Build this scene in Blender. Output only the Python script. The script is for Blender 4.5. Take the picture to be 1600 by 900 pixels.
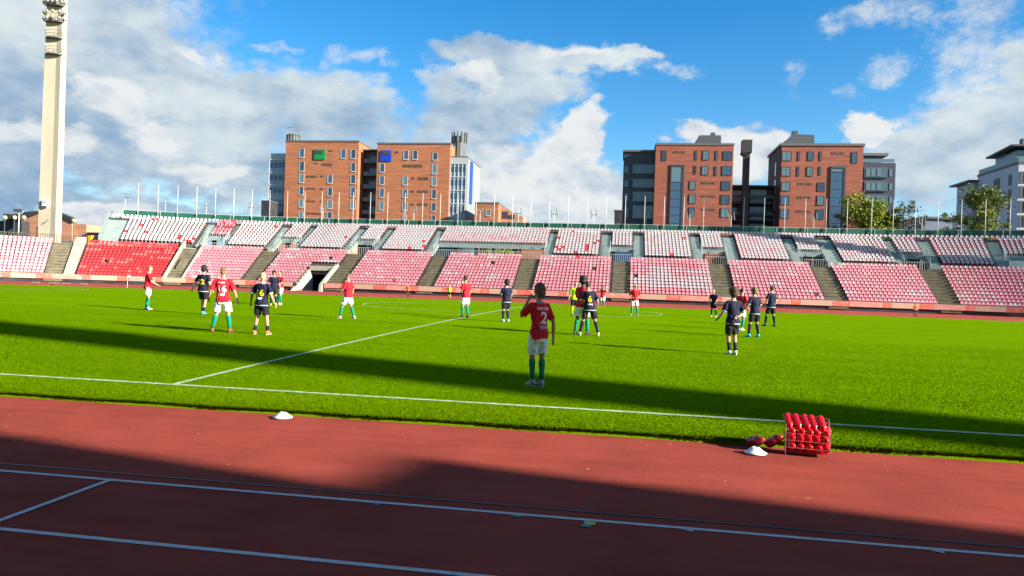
import bpy, bmesh, math, random
import numpy as np
from mathutils import Vector, Matrix, noise as mnoise
from mathutils.bvhtree import BVHTree
random.seed(7); np.random.seed(7)
for o in list(bpy.data.objects): bpy.data.objects.remove(o)
S = bpy.context.scene
COL = S.collection
R_ = math.radians

# ------------------------------------------------------------------ camera
# world: x along the near touchline, y across the pitch, halfway line at x = 0, metres
CP = (6.8552, -10.1219, 1.7666)
F, YAW, PIT, ROL = 1115.83, -0.155839, -0.00146, 0.0342546
fw = Vector((math.sin(YAW)*math.cos(PIT), math.cos(YAW)*math.cos(PIT), math.sin(PIT)))
r0 = Vector((math.cos(YAW), -math.sin(YAW), 0)); u0 = r0.cross(fw)
rt = r0*math.cos(ROL) + u0*math.sin(ROL); up = -r0*math.sin(ROL) + u0*math.cos(ROL)
cam_d = bpy.data.cameras.new('camera'); cam = bpy.data.objects.new('camera', cam_d); COL.objects.link(cam)
M = Matrix((rt, up, -fw)).transposed().to_4x4(); M.translation = Vector(CP)
cam.matrix_world = M
cam_d.sensor_width = 36; cam_d.lens = F/1600*36; cam_d.clip_start = .1; cam_d.clip_end = 4000
S.camera = cam
S.view_settings.view_transform = 'Standard'; S.view_settings.look = 'None'
S.view_settings.gamma = 1; S.view_settings.use_curve_mapping = False
S.view_settings.exposure = 1.58
try:
    S.cycles.max_bounces = 5; S.cycles.diffuse_bounces = 3; S.cycles.transparent_max_bounces = 6
except Exception: pass

def ray(px, py):
    return (fw*F + rt*(px-800) + up*(450-py)).normalized()
def at(px, py, Y):
    "world x, z of the point seen at a photo pixel on the vertical plane y = Y"
    d = ray(px, py); t = (Y-CP[1])/d.y
    return CP[0]+d.x*t, CP[2]+d.z*t

# ------------------------------------------------------------------ sun
EL = R_(21.0)
SD = Vector((.955*math.cos(EL), -.297*math.cos(EL), math.sin(EL))).normalized()
sl = bpy.data.lights.new('sun', 'SUN'); so = bpy.data.objects.new('sun', sl); COL.objects.link(so)
sl.energy = 5.0; sl.angle = R_(.5); sl.color = (1, .93, .82)
so.rotation_euler = SD.to_track_quat('Z', 'Y').to_euler(); so.location = (60, -60, 80)

# ------------------------------------------------------------------ sky
W = bpy.data.worlds.new('World'); S.world = W; W.use_nodes = True
wt = W.node_tree; wt.nodes.clear(); WN = wt.nodes; WL = wt.links
def wn(t, **k):
    n = WN.new(t)
    for a, b in k.items(): setattr(n, a, b)
    return n
def wm(op, a, b=None, c=None, clamp=False):
    n = wn('ShaderNodeMath', operation=op); n.use_clamp = clamp
    for i, v in enumerate((a, b, c)):
        if v is None: continue
        if isinstance(v, (int, float)): n.inputs[i].default_value = v
        else: WL.new(v, n.inputs[i])
    return n.outputs[0]
def wv(op, a, b):
    n = wn('ShaderNodeVectorMath', operation=op)
    for i, v in enumerate((a, b)):
        if isinstance(v, (tuple, list)): n.inputs[i].default_value = v
        else: WL.new(v, n.inputs[i])
    return n.outputs['Value'] if op == 'DOT_PRODUCT' else n.outputs[0]
tc = wn('ShaderNodeTexCoord'); sep = wn('ShaderNodeSeparateXYZ'); WL.new(tc.outputs['Generated'], sep.inputs[0])
az = wm('MULTIPLY', wm('ARCTAN2', sep.outputs[0], sep.outputs[1]), 57.2958)
el = wm('MULTIPLY', wm('ARCSINE', sep.outputs[2]), 57.2958)
cb = wn('ShaderNodeCombineXYZ'); WL.new(az, cb.inputs[0]); WL.new(el, cb.inputs[1])
azel = cb.outputs[0]
def wnoise(scale, det=6, rough=.55, off=(0, 0, 0), stretch=(1, 1.5, 1)):
    mp = wn('ShaderNodeMapping'); WL.new(azel, mp.inputs[0]); mp.inputs['Location'].default_value = off
    mp.inputs['Scale'].default_value = stretch
    n = wn('ShaderNodeTexNoise'); n.inputs['Scale'].default_value = scale; n.inputs['Detail'].default_value = det
    n.inputs['Roughness'].default_value = rough; WL.new(mp.outputs[0], n.inputs['Vector']); return n
w1 = wnoise(.10, 3, .5)
w2 = wnoise(.45, 5, .6, (7, 3, 0))
warp = wv('ADD', wv('MULTIPLY', wv('SUBTRACT', w1.outputs['Color'], (.5, .5, .5)), (9, 5, 0)),
          wv('MULTIPLY', wv('SUBTRACT', w2.outputs['Color'], (.5, .5, .5)), (3.4, 2.6, 0)))
P = wv('ADD', azel, warp)
def azel_px(px, py):
    d = ray(px, py); return math.degrees(math.atan2(d.x, d.y)), math.degrees(math.asin(d.z))
def blobs(lst):
    acc = None
    for (px, py, rx, ry, amp) in lst:
        a, e = azel_px(px, py)
        k = 57.3/F
        q = wv('MULTIPLY', wv('SUBTRACT', P, (a, e, 0)), (1/(rx*k), 1/(ry*k), 0))
        m = wm('SUBTRACT', amp, wv('DOT_PRODUCT', q, q))
        acc = m if acc is None else wm('MAXIMUM', acc, m)
    return acc
GREY = [(30, 90, 250, 130, 1.1), (180, 170, 210, 140, 1.1), (330, 200, 170, 105, 1), (460, 150, 130, 60, 1.1), (540, 200, 100, 60, 1), (90, 340, 300, 70, .9),
        (740, 190, 110, 90, 1), (690, 280, 120, 90, .9), (1540, 230, 110, 90, 1), (1600, 130, 60, 60, .8), (600, 260, 90, 60, .7),
        (860, 95, 150, 34, 1), (970, 80, 80, 18, .8), (760, 75, 80, 25, .8), (700, 140, 60, 45, .8), (820, 140, 120, 40, .9),
        (1440, 260, 90, 50, .7), (-200, 100, 400, 250, 1), (1850, 250, 260, 160, 1), (480, 320, 160, 40, .6)]
WHITE = [(860, 290, 100, 90, 1), (905, 215, 46, 42, 1), (950, 320, 80, 60, 1), (790, 290, 80, 70, .9), (1080, 205, 45, 20, .8), (1130, 240, 80, 45, 1), (1180, 225, 30, 25, .8),
         (1360, 188, 44, 26, .8), (160, 345, 110, 26, .9), (165, 150, 60, 34, .55), (240, 205, 70, 30, .55), (330, 262, 70, 22, .55), (60, 215, 70, 20, .5), (760, 110, 60, 18, .5), (900, 75, 60, 12, .5), (300, 75, 40, 16, .5)]
WISP = [(1370, 15, 60, 18, .8), (1440, 20, 40, 14, .7), (1510, 50, 45, 60, .9), (1500, 110, 50, 45, .9), (1375, 95, 30, 22, .6), (1330, 130, 20, 20, .4), (1420, 190, 80, 26, .7), (550, 75, 60, 16, .6), (600, 100, 30, 10, .5), (430, 62, 50, 10, .5),
        (270, 25, 40, 14, .6), (1260, 110, 20, 30, .3), (1060, 105, 40, 12, .5)]
bg_ = blobs(GREY); bw_ = blobs(WHITE); bs_ = blobs(WISP)
det = wnoise(.16, 9, .62, (3, 11, 0)); det2 = wnoise(.55, 7, .6, (31, 5, 0))
dn = wm('ADD', wm('MULTIPLY', wm('SUBTRACT', det.outputs['Fac'], .5), 2.4), wm('MULTIPLY', wm('SUBTRACT', det2.outputs['Fac'], .5), 1.3))
# beyond the photograph the same broken cloud goes on
gen = wnoise(.035, 8, .6, (2.0, 9.0, 4))
inw = wm('SUBTRACT', 1, wm('MULTIPLY', wm('SUBTRACT', wm('ABSOLUTE', wm('ADD', az, 8.9)), 36), .12, clamp=True), clamp=True)
ine = wm('SUBTRACT', 1, wm('MULTIPLY', wm('SUBTRACT', el, 26), .1, clamp=True), clamp=True)
inside = wm('MULTIPLY', inw, ine)
gcov = wm('SUBTRACT', wm('MULTIPLY', wm('SUBTRACT', gen.outputs['Fac'], .53), 5), wm('MULTIPLY', inside, 9))
def sstep(v, lo, hi, a=0., b=1.):
    n = wn('ShaderNodeMapRange', interpolation_type='SMOOTHSTEP'); WL.new(v, n.inputs[0])
    n.inputs[1].default_value = lo; n.inputs[2].default_value = hi; n.inputs[3].default_value = a; n.inputs[4].default_value = b; return n.outputs[0]
ag = sstep(wm('ADD', wm('MAXIMUM', wm('MAXIMUM', bg_, gcov), -2), wm('MULTIPLY', dn, .9)), -.3, .62)
aw = sstep(wm('ADD', wm('MAXIMUM', bw_, -2), wm('MULTIPLY', dn, .85)), -.35, .42)
wst = wnoise(.5, 9, .72, (3, 41, 0), (1, 1.3, 1))
aS = sstep(wm('ADD', wm('MAXIMUM', bs_, -2), wm('MULTIPLY', wm('SUBTRACT', wst.outputs['Fac'], .5), 4.5)), -.5, 1.5, 0, .8)
alpha = wm('MAXIMUM', wm('MAXIMUM', ag, aw), aS)
tn = wnoise(.085, 5, .55, (50, 23, 9), (1, 2.0, 1)); tn2 = wnoise(.32, 6, .6, (5, 77, 2), (1, 1.7, 1))
tone = wm('ADD', wm('MULTIPLY', tn.outputs['Fac'], .62), wm('MULTIPLY', tn2.outputs['Fac'], .38))
# the low left of the bank is darker, its middle and upper body brighter
lo_ = sstep(el, 2, 15, -.07, .06)
tfac = sstep(wm('ADD', tone, lo_), .36, .70)
cr = wn('ShaderNodeMix', data_type='RGBA'); WL.new(tfac, cr.inputs[0])
cr.inputs[6].default_value = (.25, .41, .61, 1); cr.inputs[7].default_value = (.74, .82, .845, 1)
wfac = wm('MULTIPLY', wm('MAXIMUM', aw, wm('MULTIPLY', aS, .8)), sstep(tn2.outputs['Fac'], .3, .6, .45, 1.))
cr2 = wn('ShaderNodeMix', data_type='RGBA'); WL.new(wfac, cr2.inputs[0])
WL.new(cr.outputs[2], cr2.inputs[6]); cr2.inputs[7].default_value = (.84, .87, .88, 1)
sky = wn('ShaderNodeTexSky', sky_type='NISHITA'); sky.sun_disc = False; sky.sun_elevation = EL
sky.sun_rotation = math.atan2(SD.x, SD.y); sky.altitude = 0; sky.dust_density = .3; sky.ozone_density = 2.5; sky.air_density = 1.0
SKYS, CLS = .074, .335
hs = wn('ShaderNodeHueSaturation'); hs.inputs['Saturation'].default_value = 1.42; hs.inputs['Value'].default_value = 1
WL.new(sky.outputs[0], hs.inputs['Color'])
b1 = wn('ShaderNodeBackground'); WL.new(hs.outputs[0], b1.inputs[0]); b1.inputs[1].default_value = SKYS
b2 = wn('ShaderNodeBackground'); WL.new(cr2.outputs[2], b2.inputs[0]); b2.inputs[1].default_value = CLS
mx = wn('ShaderNodeMixShader'); WL.new(alpha, mx.inputs[0]); WL.new(b1.outputs[0], mx.inputs[1]); WL.new(b2.outputs[0], mx.inputs[2])
out = wn('ShaderNodeOutputWorld'); WL.new(mx.outputs[0], out.inputs[0])
W.cycles.sampling_method = 'MANUAL'; W.cycles.sample_map_resolution = 512

# ------------------------------------------------------------------ materials
MATS = {}
def mat(name, col, rough=.7, var=.12, vscale=3., spec=.3, bump=0., bscale=40., metal=0., col2=None, detail=4, tcoord='Object', stretch=None, emit=None):
    if name in MATS: return MATS[name]
    m = bpy.data.materials.new(name); m.use_nodes = True; nt = m.node_tree; b = nt.nodes['Principled BSDF']
    b.inputs['Roughness'].default_value = rough; b.inputs['Specular IOR Level'].default_value = spec; b.inputs['Metallic'].default_value = metal
    c2 = col2 or tuple(min(1, c*(1+var*1.6)) for c in col); c1 = tuple(c*(1-var) for c in col)
    if col2: c1 = col
    t = nt.nodes.new('ShaderNodeTexCoord'); src = t.outputs[tcoord]
    if tcoord == 'Position':
        pass
    if stretch:
        mp = nt.nodes.new('ShaderNodeMapping'); mp.inputs['Scale'].default_value = stretch; nt.links.new(src, mp.inputs[0]); src = mp.outputs[0]
    n = nt.nodes.new('ShaderNodeTexNoise'); n.inputs['Scale'].default_value = vscale; n.inputs['Detail'].default_value = detail; n.inputs['Roughness'].default_value = .6
    nt.links.new(src, n.inputs['Vector'])
    r = nt.nodes.new('ShaderNodeMapRange'); r.inputs[1].default_value = .3; r.inputs[2].default_value = .7; nt.links.new(n.outputs['Fac'], r.inputs[0])
    mixn = nt.nodes.new('ShaderNodeMix'); mixn.data_type = 'RGBA'; nt.links.new(r.outputs[0], mixn.inputs[0])
    mixn.inputs[6].default_value = (*c1, 1); mixn.inputs[7].default_value = (*c2, 1)
    nt.links.new(mixn.outputs[2], b.inputs['Base Color'])
    if bump:
        n2 = nt.nodes.new('ShaderNodeTexNoise'); n2.inputs['Scale'].default_value = bscale; n2.inputs['Detail'].default_value = 4
        nt.links.new(src, n2.inputs['Vector']); bp = nt.nodes.new('ShaderNodeBump'); bp.inputs['Strength'].default_value = bump; bp.inputs['Distance'].default_value = .02
        nt.links.new(n2.outputs['Fac'], bp.inputs['Height']); nt.links.new(bp.outputs[0], b.inputs['Normal'])
    MATS[name] = m; m['mix'] = mixn.name; return m
def brick(name, c1, c2, mortar):
    m = bpy.data.materials.new(name); m.use_nodes = True; nt = m.node_tree; b = nt.nodes['Principled BSDF']; b.inputs['Roughness'].default_value = .85
    t = nt.nodes.new('ShaderNodeTexCoord'); sx = nt.nodes.new('ShaderNodeSeparateXYZ'); nt.links.new(t.outputs['Object'], sx.inputs[0])
    ad = nt.nodes.new('ShaderNodeMath'); ad.operation = 'ADD'; nt.links.new(sx.outputs[0], ad.inputs[0]); nt.links.new(sx.outputs[1], ad.inputs[1])
    cx = nt.nodes.new('ShaderNodeCombineXYZ'); nt.links.new(ad.outputs[0], cx.inputs[0]); nt.links.new(sx.outputs[2], cx.inputs[1])
    k = nt.nodes.new('ShaderNodeTexBrick'); nt.links.new(cx.outputs[0], k.inputs['Vector']); k.inputs['Scale'].default_value = 1
    k.inputs['Brick Width'].default_value = .30; k.inputs['Row Height'].default_value = .1; k.inputs['Mortar Size'].default_value = .008
    k.inputs['Color1'].default_value = (*c1, 1); k.inputs['Color2'].default_value = (*c2, 1); k.inputs['Mortar'].default_value = (*mortar, 1)
    n = nt.nodes.new('ShaderNodeTexNoise'); n.inputs['Scale'].default_value = .5; n.inputs['Detail'].default_value = 6
    mp = nt.nodes.new('ShaderNodeMapping'); mp.inputs['Scale'].default_value = (.5, .5, 5); nt.links.new(t.outputs['Object'], mp.inputs[0]); nt.links.new(mp.outputs[0], n.inputs['Vector'])
    r = nt.nodes.new('ShaderNodeMapRange'); r.inputs[1].default_value = .3; r.inputs[2].default_value = .7; r.inputs[3].default_value = .72; r.inputs[4].default_value = 1.18
    nt.links.new(n.outputs['Fac'], r.inputs[0])
    mu = nt.nodes.new('ShaderNodeMix'); mu.data_type = 'RGBA'; mu.blend_type = 'MULTIPLY'; mu.inputs[0].default_value = 1
    nt.links.new(k.outputs['Color'], mu.inputs[6]); nt.links.new(r.outputs[0], mu.inputs[7]); nt.links.new(mu.outputs[2], b.inputs['Base Color'])
    MATS[name] = m; return m
def plain(name, col, rough=.6, metal=0., spec=.4):
    if name in MATS: return MATS[name]
    return mat(name, col, rough, .07, 8, spec, metal=metal)

m_track = mat('red_track', (.30, .060, .042), 1., .13, .9, .02, bump=.8, bscale=260, detail=8)
m_line = mat('white_line_paint', (.19, .29, .07), .9, .10, 9, .05, col2=(.50, .56, .40), detail=8)
m_tline = mat('track_line_paint', (.44, .41, .40), .8, .16, 22, .05, detail=8)
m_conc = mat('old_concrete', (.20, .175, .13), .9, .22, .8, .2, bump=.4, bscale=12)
m_terr = mat('shaded_terrace_concrete', (.085, .070, .060), .9, .25, 1.2, .1)  # concrete darkened to carry the shade under the seats
m_concl = mat('pale_concrete', (.33, .32, .25), .85, .15, .7, .2)
m_stair = mat('brown_stair', (.14, .122, .075), .9, .25, 1.2, .2)
m_grey = mat('grey_green_paint', (.20, .25, .235), .75, .12, .9, .3)
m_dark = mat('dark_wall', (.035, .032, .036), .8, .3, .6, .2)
m_green = mat('green_panel', (.010, .085, .052), .5, .15, .8, .4)
m_rail = plain('grey_rail', (.42, .46, .45), .45)
m_pole = plain('white_pole', (.50, .50, .46), .5)
m_mast = mat('mast_concrete', (.345, .315, .232), .9, .09, 1.1, .1, stretch=(1, 1, .12), detail=8)
m_steel = plain('dark_steel', (.07, .075, .08), .5)
m_black = plain('black', (.012, .012, .014), .6)
m_glass = plain('window_glass', (.035, .06, .09), .16, spec=.45)
m_glass2 = plain('pale_glass', (.10, .16, .18), .16, spec=.5)
m_glassb = plain('blue_glass', (.04, .085, .15), .12, spec=.6)
m_frame = plain('white_frame', (.42, .43, .42), .5)
m_dframe = plain('dark_frame', (.05, .05, .055), .5)
m_brA = brick('orange_brick', (.40, .14, .055), (.34, .112, .045), (.34, .16, .09))
m_brC = brick('red_brick', (.30, .082, .042), (.24, .062, .034), (.24, .09, .06))
m_brL = brick('pale_brick', (.50, .23, .12), (.44, .19, .10), (.42, .24, .16))
m_roof = plain('roof_sheet', (.10, .105, .11), .6)
m_navy = plain('navy_panel', (.035, .04, .06), .5)
m_skin = mat('skin', (.42, .235, .155), .6, .08, 9, .3)
m_skind = mat('dark_skin', (.10, .05, .032), .6, .08, 9, .3)
m_ground = mat('asphalt_ground', (.09, .09, .085), .9, .2, .2)

# ------------------------------------------------------------------ helpers
def link(name, me, mats=None, parent=None, label=None, cat=None, group=None, kind=None, loc=None):
    o = bpy.data.objects.new(name, me); COL.objects.link(o)
    if mats:
        for m in (mats if isinstance(mats, (list, tuple)) else [mats]): me.materials.append(m)
    if parent: o.parent = parent
    if label: o['label'] = label
    if cat: o['category'] = cat
    if group: o['group'] = group
    if kind: o['kind'] = kind
    if loc: o.location = loc
    return o
def root(name, label, cat, loc=(0, 0, 0), rz=0, group=None):
    o = link(name, None, label=label, cat=cat, group=group); o.location = loc; o.rotation_euler = (0, 0, rz)
    o.empty_display_size = .3
    return o
class MB:
    def __init__(s): s.v = []; s.f = []; s.m = []
    def add(s, vs, fs, mi=0):
        n = len(s.v); s.v += [tuple(v) for v in vs]; s.f += [tuple(i+n for i in f) for f in fs]; s.m += [mi]*len(fs); return s
    def hexa(s, p, mi=0):
        return s.add(p, [(0, 3, 2, 1), (4, 5, 6, 7), (0, 1, 5, 4), (1, 2, 6, 5), (2, 3, 7, 6), (3, 0, 4, 7)], mi)
    def box(s, x0, x1, y0, y1, z0, z1, mi=0):
        return s.hexa([(x0, y0, z0), (x1, y0, z0), (x1, y1, z0), (x0, y1, z0), (x0, y0, z1), (x1, y0, z1), (x1, y1, z1), (x0, y1, z1)], mi)
    def rings(s, rs, cap=True, mi=0):
        n = len(rs[0]); b = len(s.v)
        for r in rs: s.v += [tuple(q) for q in r]
        for i in range(len(rs)-1):
            for j in range(n):
                k = (j+1) % n
                s.f.append((b+i*n+j, b+i*n+k, b+(i+1)*n+k, b+(i+1)*n+j)); s.m.append(mi)
        if cap:
            s.f.append(tuple(b+j for j in range(n))[::-1]); s.f.append(tuple(b+(len(rs)-1)*n+j for j in range(n))); s.m += [mi, mi]
        return s
    def tube(s, pts, rad, n=8, mi=0, cap=True):
        pts = [Vector(p) for p in pts]; rad = rad if isinstance(rad, (list, tuple)) else [rad]*len(pts); rs = []
        ref = None
        for i, p in enumerate(pts):
            d = (pts[min(i+1, len(pts)-1)]-pts[max(i-1, 0)]).normalized()
            if ref is None: ref = Vector((1, 0, 0)) if abs(d.x) < .8 else Vector((0, 1, 0))
            a = (ref-d*ref.dot(d)).normalized(); b = d.cross(a); ref = a
            r = rad[i]; rx, ry = r if isinstance(r, (tuple, list)) else (r, r)
            rs.append([p+a*math.cos(2*math.pi*k/n)*rx+b*math.sin(2*math.pi*k/n)*ry for k in range(n)])
        return s.rings(rs, cap, mi)
    def ell(s, c, r, rot=None, n=12, m=8, mi=0):
        rs = []
        for i in range(1, m):
            t = math.pi*i/m; ring = []
            for j in range(n):
                q = Vector((r[0]*math.sin(t)*math.cos(2*math.pi*j/n), r[1]*math.sin(t)*math.sin(2*math.pi*j/n), -r[2]*math.cos(t)))
                if rot: q = rot @ q
                ring.append(q+Vector(c))
            rs.append(ring)
        b = len(s.v); s.rings(rs, False, mi)
        for sgn, bi in ((-1, 0), (1, m-2)):
            q = Vector((0, 0, sgn*r[2]));  q = rot @ q if rot else q
            s.v.append(tuple(q+Vector(c))); k = len(s.v)-1
            for j in range(n):
                a, c2 = b+bi*n+j, b+bi*n+(j+1) % n
                s.f.append((c2, a, k) if sgn < 0 else (a, c2, k)); s.m.append(mi)
        return s
    def mesh(s, name, smooth=False):
        me = bpy.data.meshes.new(name); me.from_pydata(s.v, [], s.f)
        if any(s.m): me.polygons.foreach_set('material_index', s.m)
        if smooth: me.polygons.foreach_set('use_smooth', [True]*len(s.f))
        me.update(); return me
    def build(s, name, mats, parent=None, smooth=False, **k):
        return link(name, s.mesh(name, smooth), mats, parent, **k)

# oval of the stadium: straight sides |s| <= 42, ends are arcs; s measured at radius 60
HX = 42.
def ov(s, R):
    if abs(s) <= HX: return Vector((s, 34+R, 0))
    a = (abs(s)-HX)/60; sg = 1 if s > 0 else -1
    return Vector((sg*(HX+R*math.sin(a)), 34+R*math.cos(a), 0))
def ovn(s):
    if abs(s) <= HX: return Vector((0, 1, 0))
    a = (abs(s)-HX)/60; return Vector(((1 if s > 0 else -1)*math.sin(a), math.cos(a), 0))
def srange(s0, s1, st=2.2):
    out = [s0]
    pts = []
    for a, b in ((-400, -HX), (-HX, HX), (HX, 400)):
        lo, hi = max(s0, a), min(s1, b)
        if hi <= lo: continue
        n = 1 if a == -HX else max(1, int(math.ceil((hi-lo)/st)))
        for i in range(1, n+1): pts.append(lo+(hi-lo)*i/n)
    return [s0]+pts
def sweep(mb, s0, s1, poly, mi=0, st=2.2):
    "closed (R, z) polygon swept along the oval"
    rs = []
    for s in srange(s0, s1, st):
        rs.append([ov(s, R)+Vector((0, 0, z)) for R, z in poly])
    return mb.rings(rs, True, mi)
def sbox(mb, s0, s1, R0, R1, z0, z1, mi=0):
    return sweep(mb, s0, s1, [(R0, z0), (R1, z0), (R1, z1), (R0, z1)], mi)
ZC = .40
def gz(x, y):
    rho = math.hypot(max(abs(x)-HX, 0), y-34)
    return ZC*max(0, 1-(rho/36.)**2)

# ------------------------------------------------------------------ ground, track, pitch
mb = MB()
mb.add([(-1500, -600, -.12), (1500, -600, -.12), (1500, 2200, -.12), (-1500, 2200, -.12)], [(0, 1, 2, 3)])
mb.build('ground', m_ground, kind='structure')
RG = 35.32
def ring_pt(t, R):     # full oval, t in 0..1 around
    L = 4*HX+2*math.pi*60; d = t*L
    if d < 2*HX: return Vector((-HX+d, 34+R, 0))
    d -= 2*HX
    if d < math.pi*60: a = d/60; return Vector((HX+R*math.sin(a), 34+R*math.cos(a), 0))
    d -= math.pi*60
    if d < 2*HX: return Vector((HX-d, 34-R, 0))
    d -= 2*HX; a = d/60; return Vector((-HX-R*math.sin(a), 34-R*math.cos(a), 0))
NT = 168
mb = MB()
prof = [(RG-.6, -.02), (38, 0), (50.2, 0), (53.3, .2), (53.4, .2), (53.4, -.3)]
rs = [[ring_pt(i/NT, R)+Vector((0, 0, z)) for R, z in prof] for i in range(NT)]
n = len(prof)
for r in rs: mb.v += [tuple(q) for q in r]
for i in range(NT):
    k = (i+1) % NT
    for j in range(n-1):
        mb.f.append((i*n+j, k*n+j, k*n+j+1, i*n+j+1)); mb.m.append(0)
mb.add([(-60, -45, -.004), (95, -45, -.004), (95, -1.0-15, -.004), (-60, -1.0-15, -.004)], [(0, 1, 2, 3)])
mb.build('running_track', m_track, kind='structure')
_nt = m_track.node_tree; _mx = _nt.nodes[m_track['mix']]; _b = _nt.nodes['Principled BSDF']; _t = _nt.nodes.new('ShaderNodeTexCoord')
_g = _nt.nodes.new('ShaderNodeTexNoise'); _g.inputs['Scale'].default_value = 110; _g.inputs['Detail'].default_value = 3; _nt.links.new(_t.outputs['Object'], _g.inputs['Vector'])
_p = _nt.nodes.new('ShaderNodeMapping'); _p.inputs['Scale'].default_value = (.35, 2.2, 1); _nt.links.new(_t.outputs['Object'], _p.inputs[0])
_h = _nt.nodes.new('ShaderNodeTexNoise'); _h.inputs['Scale'].default_value = 1.6; _h.inputs['Detail'].default_value = 8; _h.inputs['Roughness'].default_value = .7; _nt.links.new(_p.outputs[0], _h.inputs['Vector'])
_a = _nt.nodes.new('ShaderNodeMapRange'); _a.inputs[1].default_value = .3; _a.inputs[2].default_value = .7; _a.inputs[3].default_value = .78; _a.inputs[4].default_value = 1.22; _nt.links.new(_g.outputs['Fac'], _a.inputs[0])
_c = _nt.nodes.new('ShaderNodeMapRange'); _c.inputs[1].default_value = .35; _c.inputs[2].default_value = .65; _c.inputs[3].default_value = .92; _c.inputs[4].default_value = 1.10; _nt.links.new(_h.outputs['Fac'], _c.inputs[0])
_m = _nt.nodes.new('ShaderNodeMath'); _m.operation = 'MULTIPLY'; _nt.links.new(_a.outputs[0], _m.inputs[0]); _nt.links.new(_c.outputs[0], _m.inputs[1])
_v = _nt.nodes.new('ShaderNodeVectorMath'); _v.operation = 'SCALE'; _nt.links.new(_mx.outputs[2], _v.inputs[0]); _nt.links.new(_m.outputs[0], _v.inputs['Scale']); _nt.links.new(_v.outputs[0], _b.inputs['Base Color'])

def grass_mat(name='pitch_grass', upn=False):
    m = bpy.data.materials.new(name); m.use_nodes = True; nt = m.node_tree; b = nt.nodes['Principled BSDF']
    b.inputs['Roughness'].default_value = .9; b.inputs['Specular IOR Level'].default_value = 0
    g = nt.nodes.new('ShaderNodeNewGeometry')
    def N(sc, st=(1, 1, 1), d=6):
        mp = nt.nodes.new('ShaderNodeMapping'); mp.inputs['Scale'].default_value = st; nt.links.new(g.outputs['Position'], mp.inputs[0])
        k = nt.nodes.new('ShaderNodeTexNoise'); k.inputs['Scale'].default_value = sc; k.inputs['Detail'].default_value = d; k.inputs['Roughness'].default_value = .65
        nt.links.new(mp.outputs[0], k.inputs['Vector']); return k.outputs['Fac']
    def mix(fac, a, c, lo=.3, hi=.7):
        r = nt.nodes.new('ShaderNodeMapRange'); r.inputs[1].default_value = lo; r.inputs[2].default_value = hi; nt.links.new(fac, r.inputs[0])
        x = nt.nodes.new('ShaderNodeMix'); x.data_type = 'RGBA'; nt.links.new(r.outputs[0], x.inputs[0])
        for i, v in ((6, a), (7, c)):
            if isinstance(v, tuple): x.inputs[i].default_value = (*v, 1)
            else: nt.links.new(v, x.inputs[i])
        return x.outputs[2]
    fine = mix(N(42, (1, 1, 1), 6), (.074, .158, .0006), (.168, .300, .0012))
    patch = mix(N(.34, (.22, 1.7, 1), 8), (.078, .168, .0006), (.165, .290, .0015))
    x = nt.nodes.new('ShaderNodeMix'); x.data_type = 'RGBA'; x.inputs[0].default_value = .5
    nt.links.new(fine, x.inputs[6]); nt.links.new(patch, x.inputs[7])
    worn = mix(N(1.1, (.5, 1.5, 1), 5), x.outputs[2], (.185, .285, .010), .58, .85)
    nt.links.new(worn, b.inputs['Base Color'])
    n2 = N(60, (1, 1, 1), 3); bp = nt.nodes.new('ShaderNodeBump'); bp.inputs['Strength'].default_value = .9; bp.inputs['Distance'].default_value = .03
    nt.links.new(n2, bp.inputs['Height'])
    if not upn: nt.links.new(bp.outputs[0], b.inputs['Normal'])
    else:
        va = nt.nodes.new('ShaderNodeVectorMath'); va.operation = 'SCALE'; nt.links.new(g.outputs['Normal'], va.inputs[0]); va.inputs['Scale'].default_value = .22
        vb = nt.nodes.new('ShaderNodeVectorMath'); vb.operation = 'ADD'; nt.links.new(va.outputs[0], vb.inputs[0]); vb.inputs[1].default_value = (0, 0, 1)
        vc = nt.nodes.new('ShaderNodeVectorMath'); vc.operation = 'NORMALIZE'; nt.links.new(vb.outputs[0], vc.inputs[0]); nt.links.new(vc.outputs[0], b.inputs['Normal'])
    return m
m_grass = grass_mat(); m_blade = grass_mat('grass_blade', True)
mb = MB(); NR = 14
for i in range(NT):
    for j in range(NR+1):
        R = RG*(1-j/NR); q = ring_pt(i/NT, max(R, .001)); wob = 0
        mb.v.append((q.x, q.y, gz(q.x, q.y)+(.03 if j else .03)))
n = NR+1
for i in range(NT):
    k = (i+1) % NT
    for j in range(NR): mb.f.append((i*n+j, i*n+j+1, k*n+j+1, k*n+j)); mb.m.append(0)
b0 = len(mb.v)
for i in range(NT):
    q = ring_pt(i/NT, RG); mb.v.append((q.x, q.y, -.05))
for i in range(NT):
    k = (i+1) % NT; mb.f.append((i*n, k*n, b0+k, b0+i)); mb.m.append(0)
mb.build('pitch', m_grass, kind='structure', smooth=True)
# markings: sheets following the crown of the pitch
def mark(name, pts, w, m=m_line, dz=.036, closed=False):
    mb = MB(); pts = [Vector((p[0], p[1], 0)) for p in pts]; L = []
    N = len(pts)
    for i, p in enumerate(pts):
        a = pts[(i-1) % N] if closed or i else p; c = pts[(i+1) % N] if closed or i < N-1 else p
        d = (c-a).normalized(); q = Vector((-d.y, d.x, 0))*w/2
        for t in (p-q, p+q): mb.v.append((t.x, t.y, gz(t.x, t.y)+dz))
    for i in range(N if closed else N-1):
        k = (i+1) % N; mb.f.append((2*i, 2*k, 2*k+1, 2*i+1)); mb.m.append(0)
    return mb.build(name, m, kind='structure')
seg = lambda a, b, n: [(a[0]+(b[0]-a[0])*i/n, a[1]+(b[1]-a[1])*i/n) for i in range(n+1)]
mark('touchline', seg((-52.5, 0), (52.5, 0), 40), .10); mark('far_touchline', seg((-52.5, 68), (52.5, 68), 40), .11)
mark('halfway_line', seg((0, .06), (0, 67.94), 34), .10)
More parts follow.
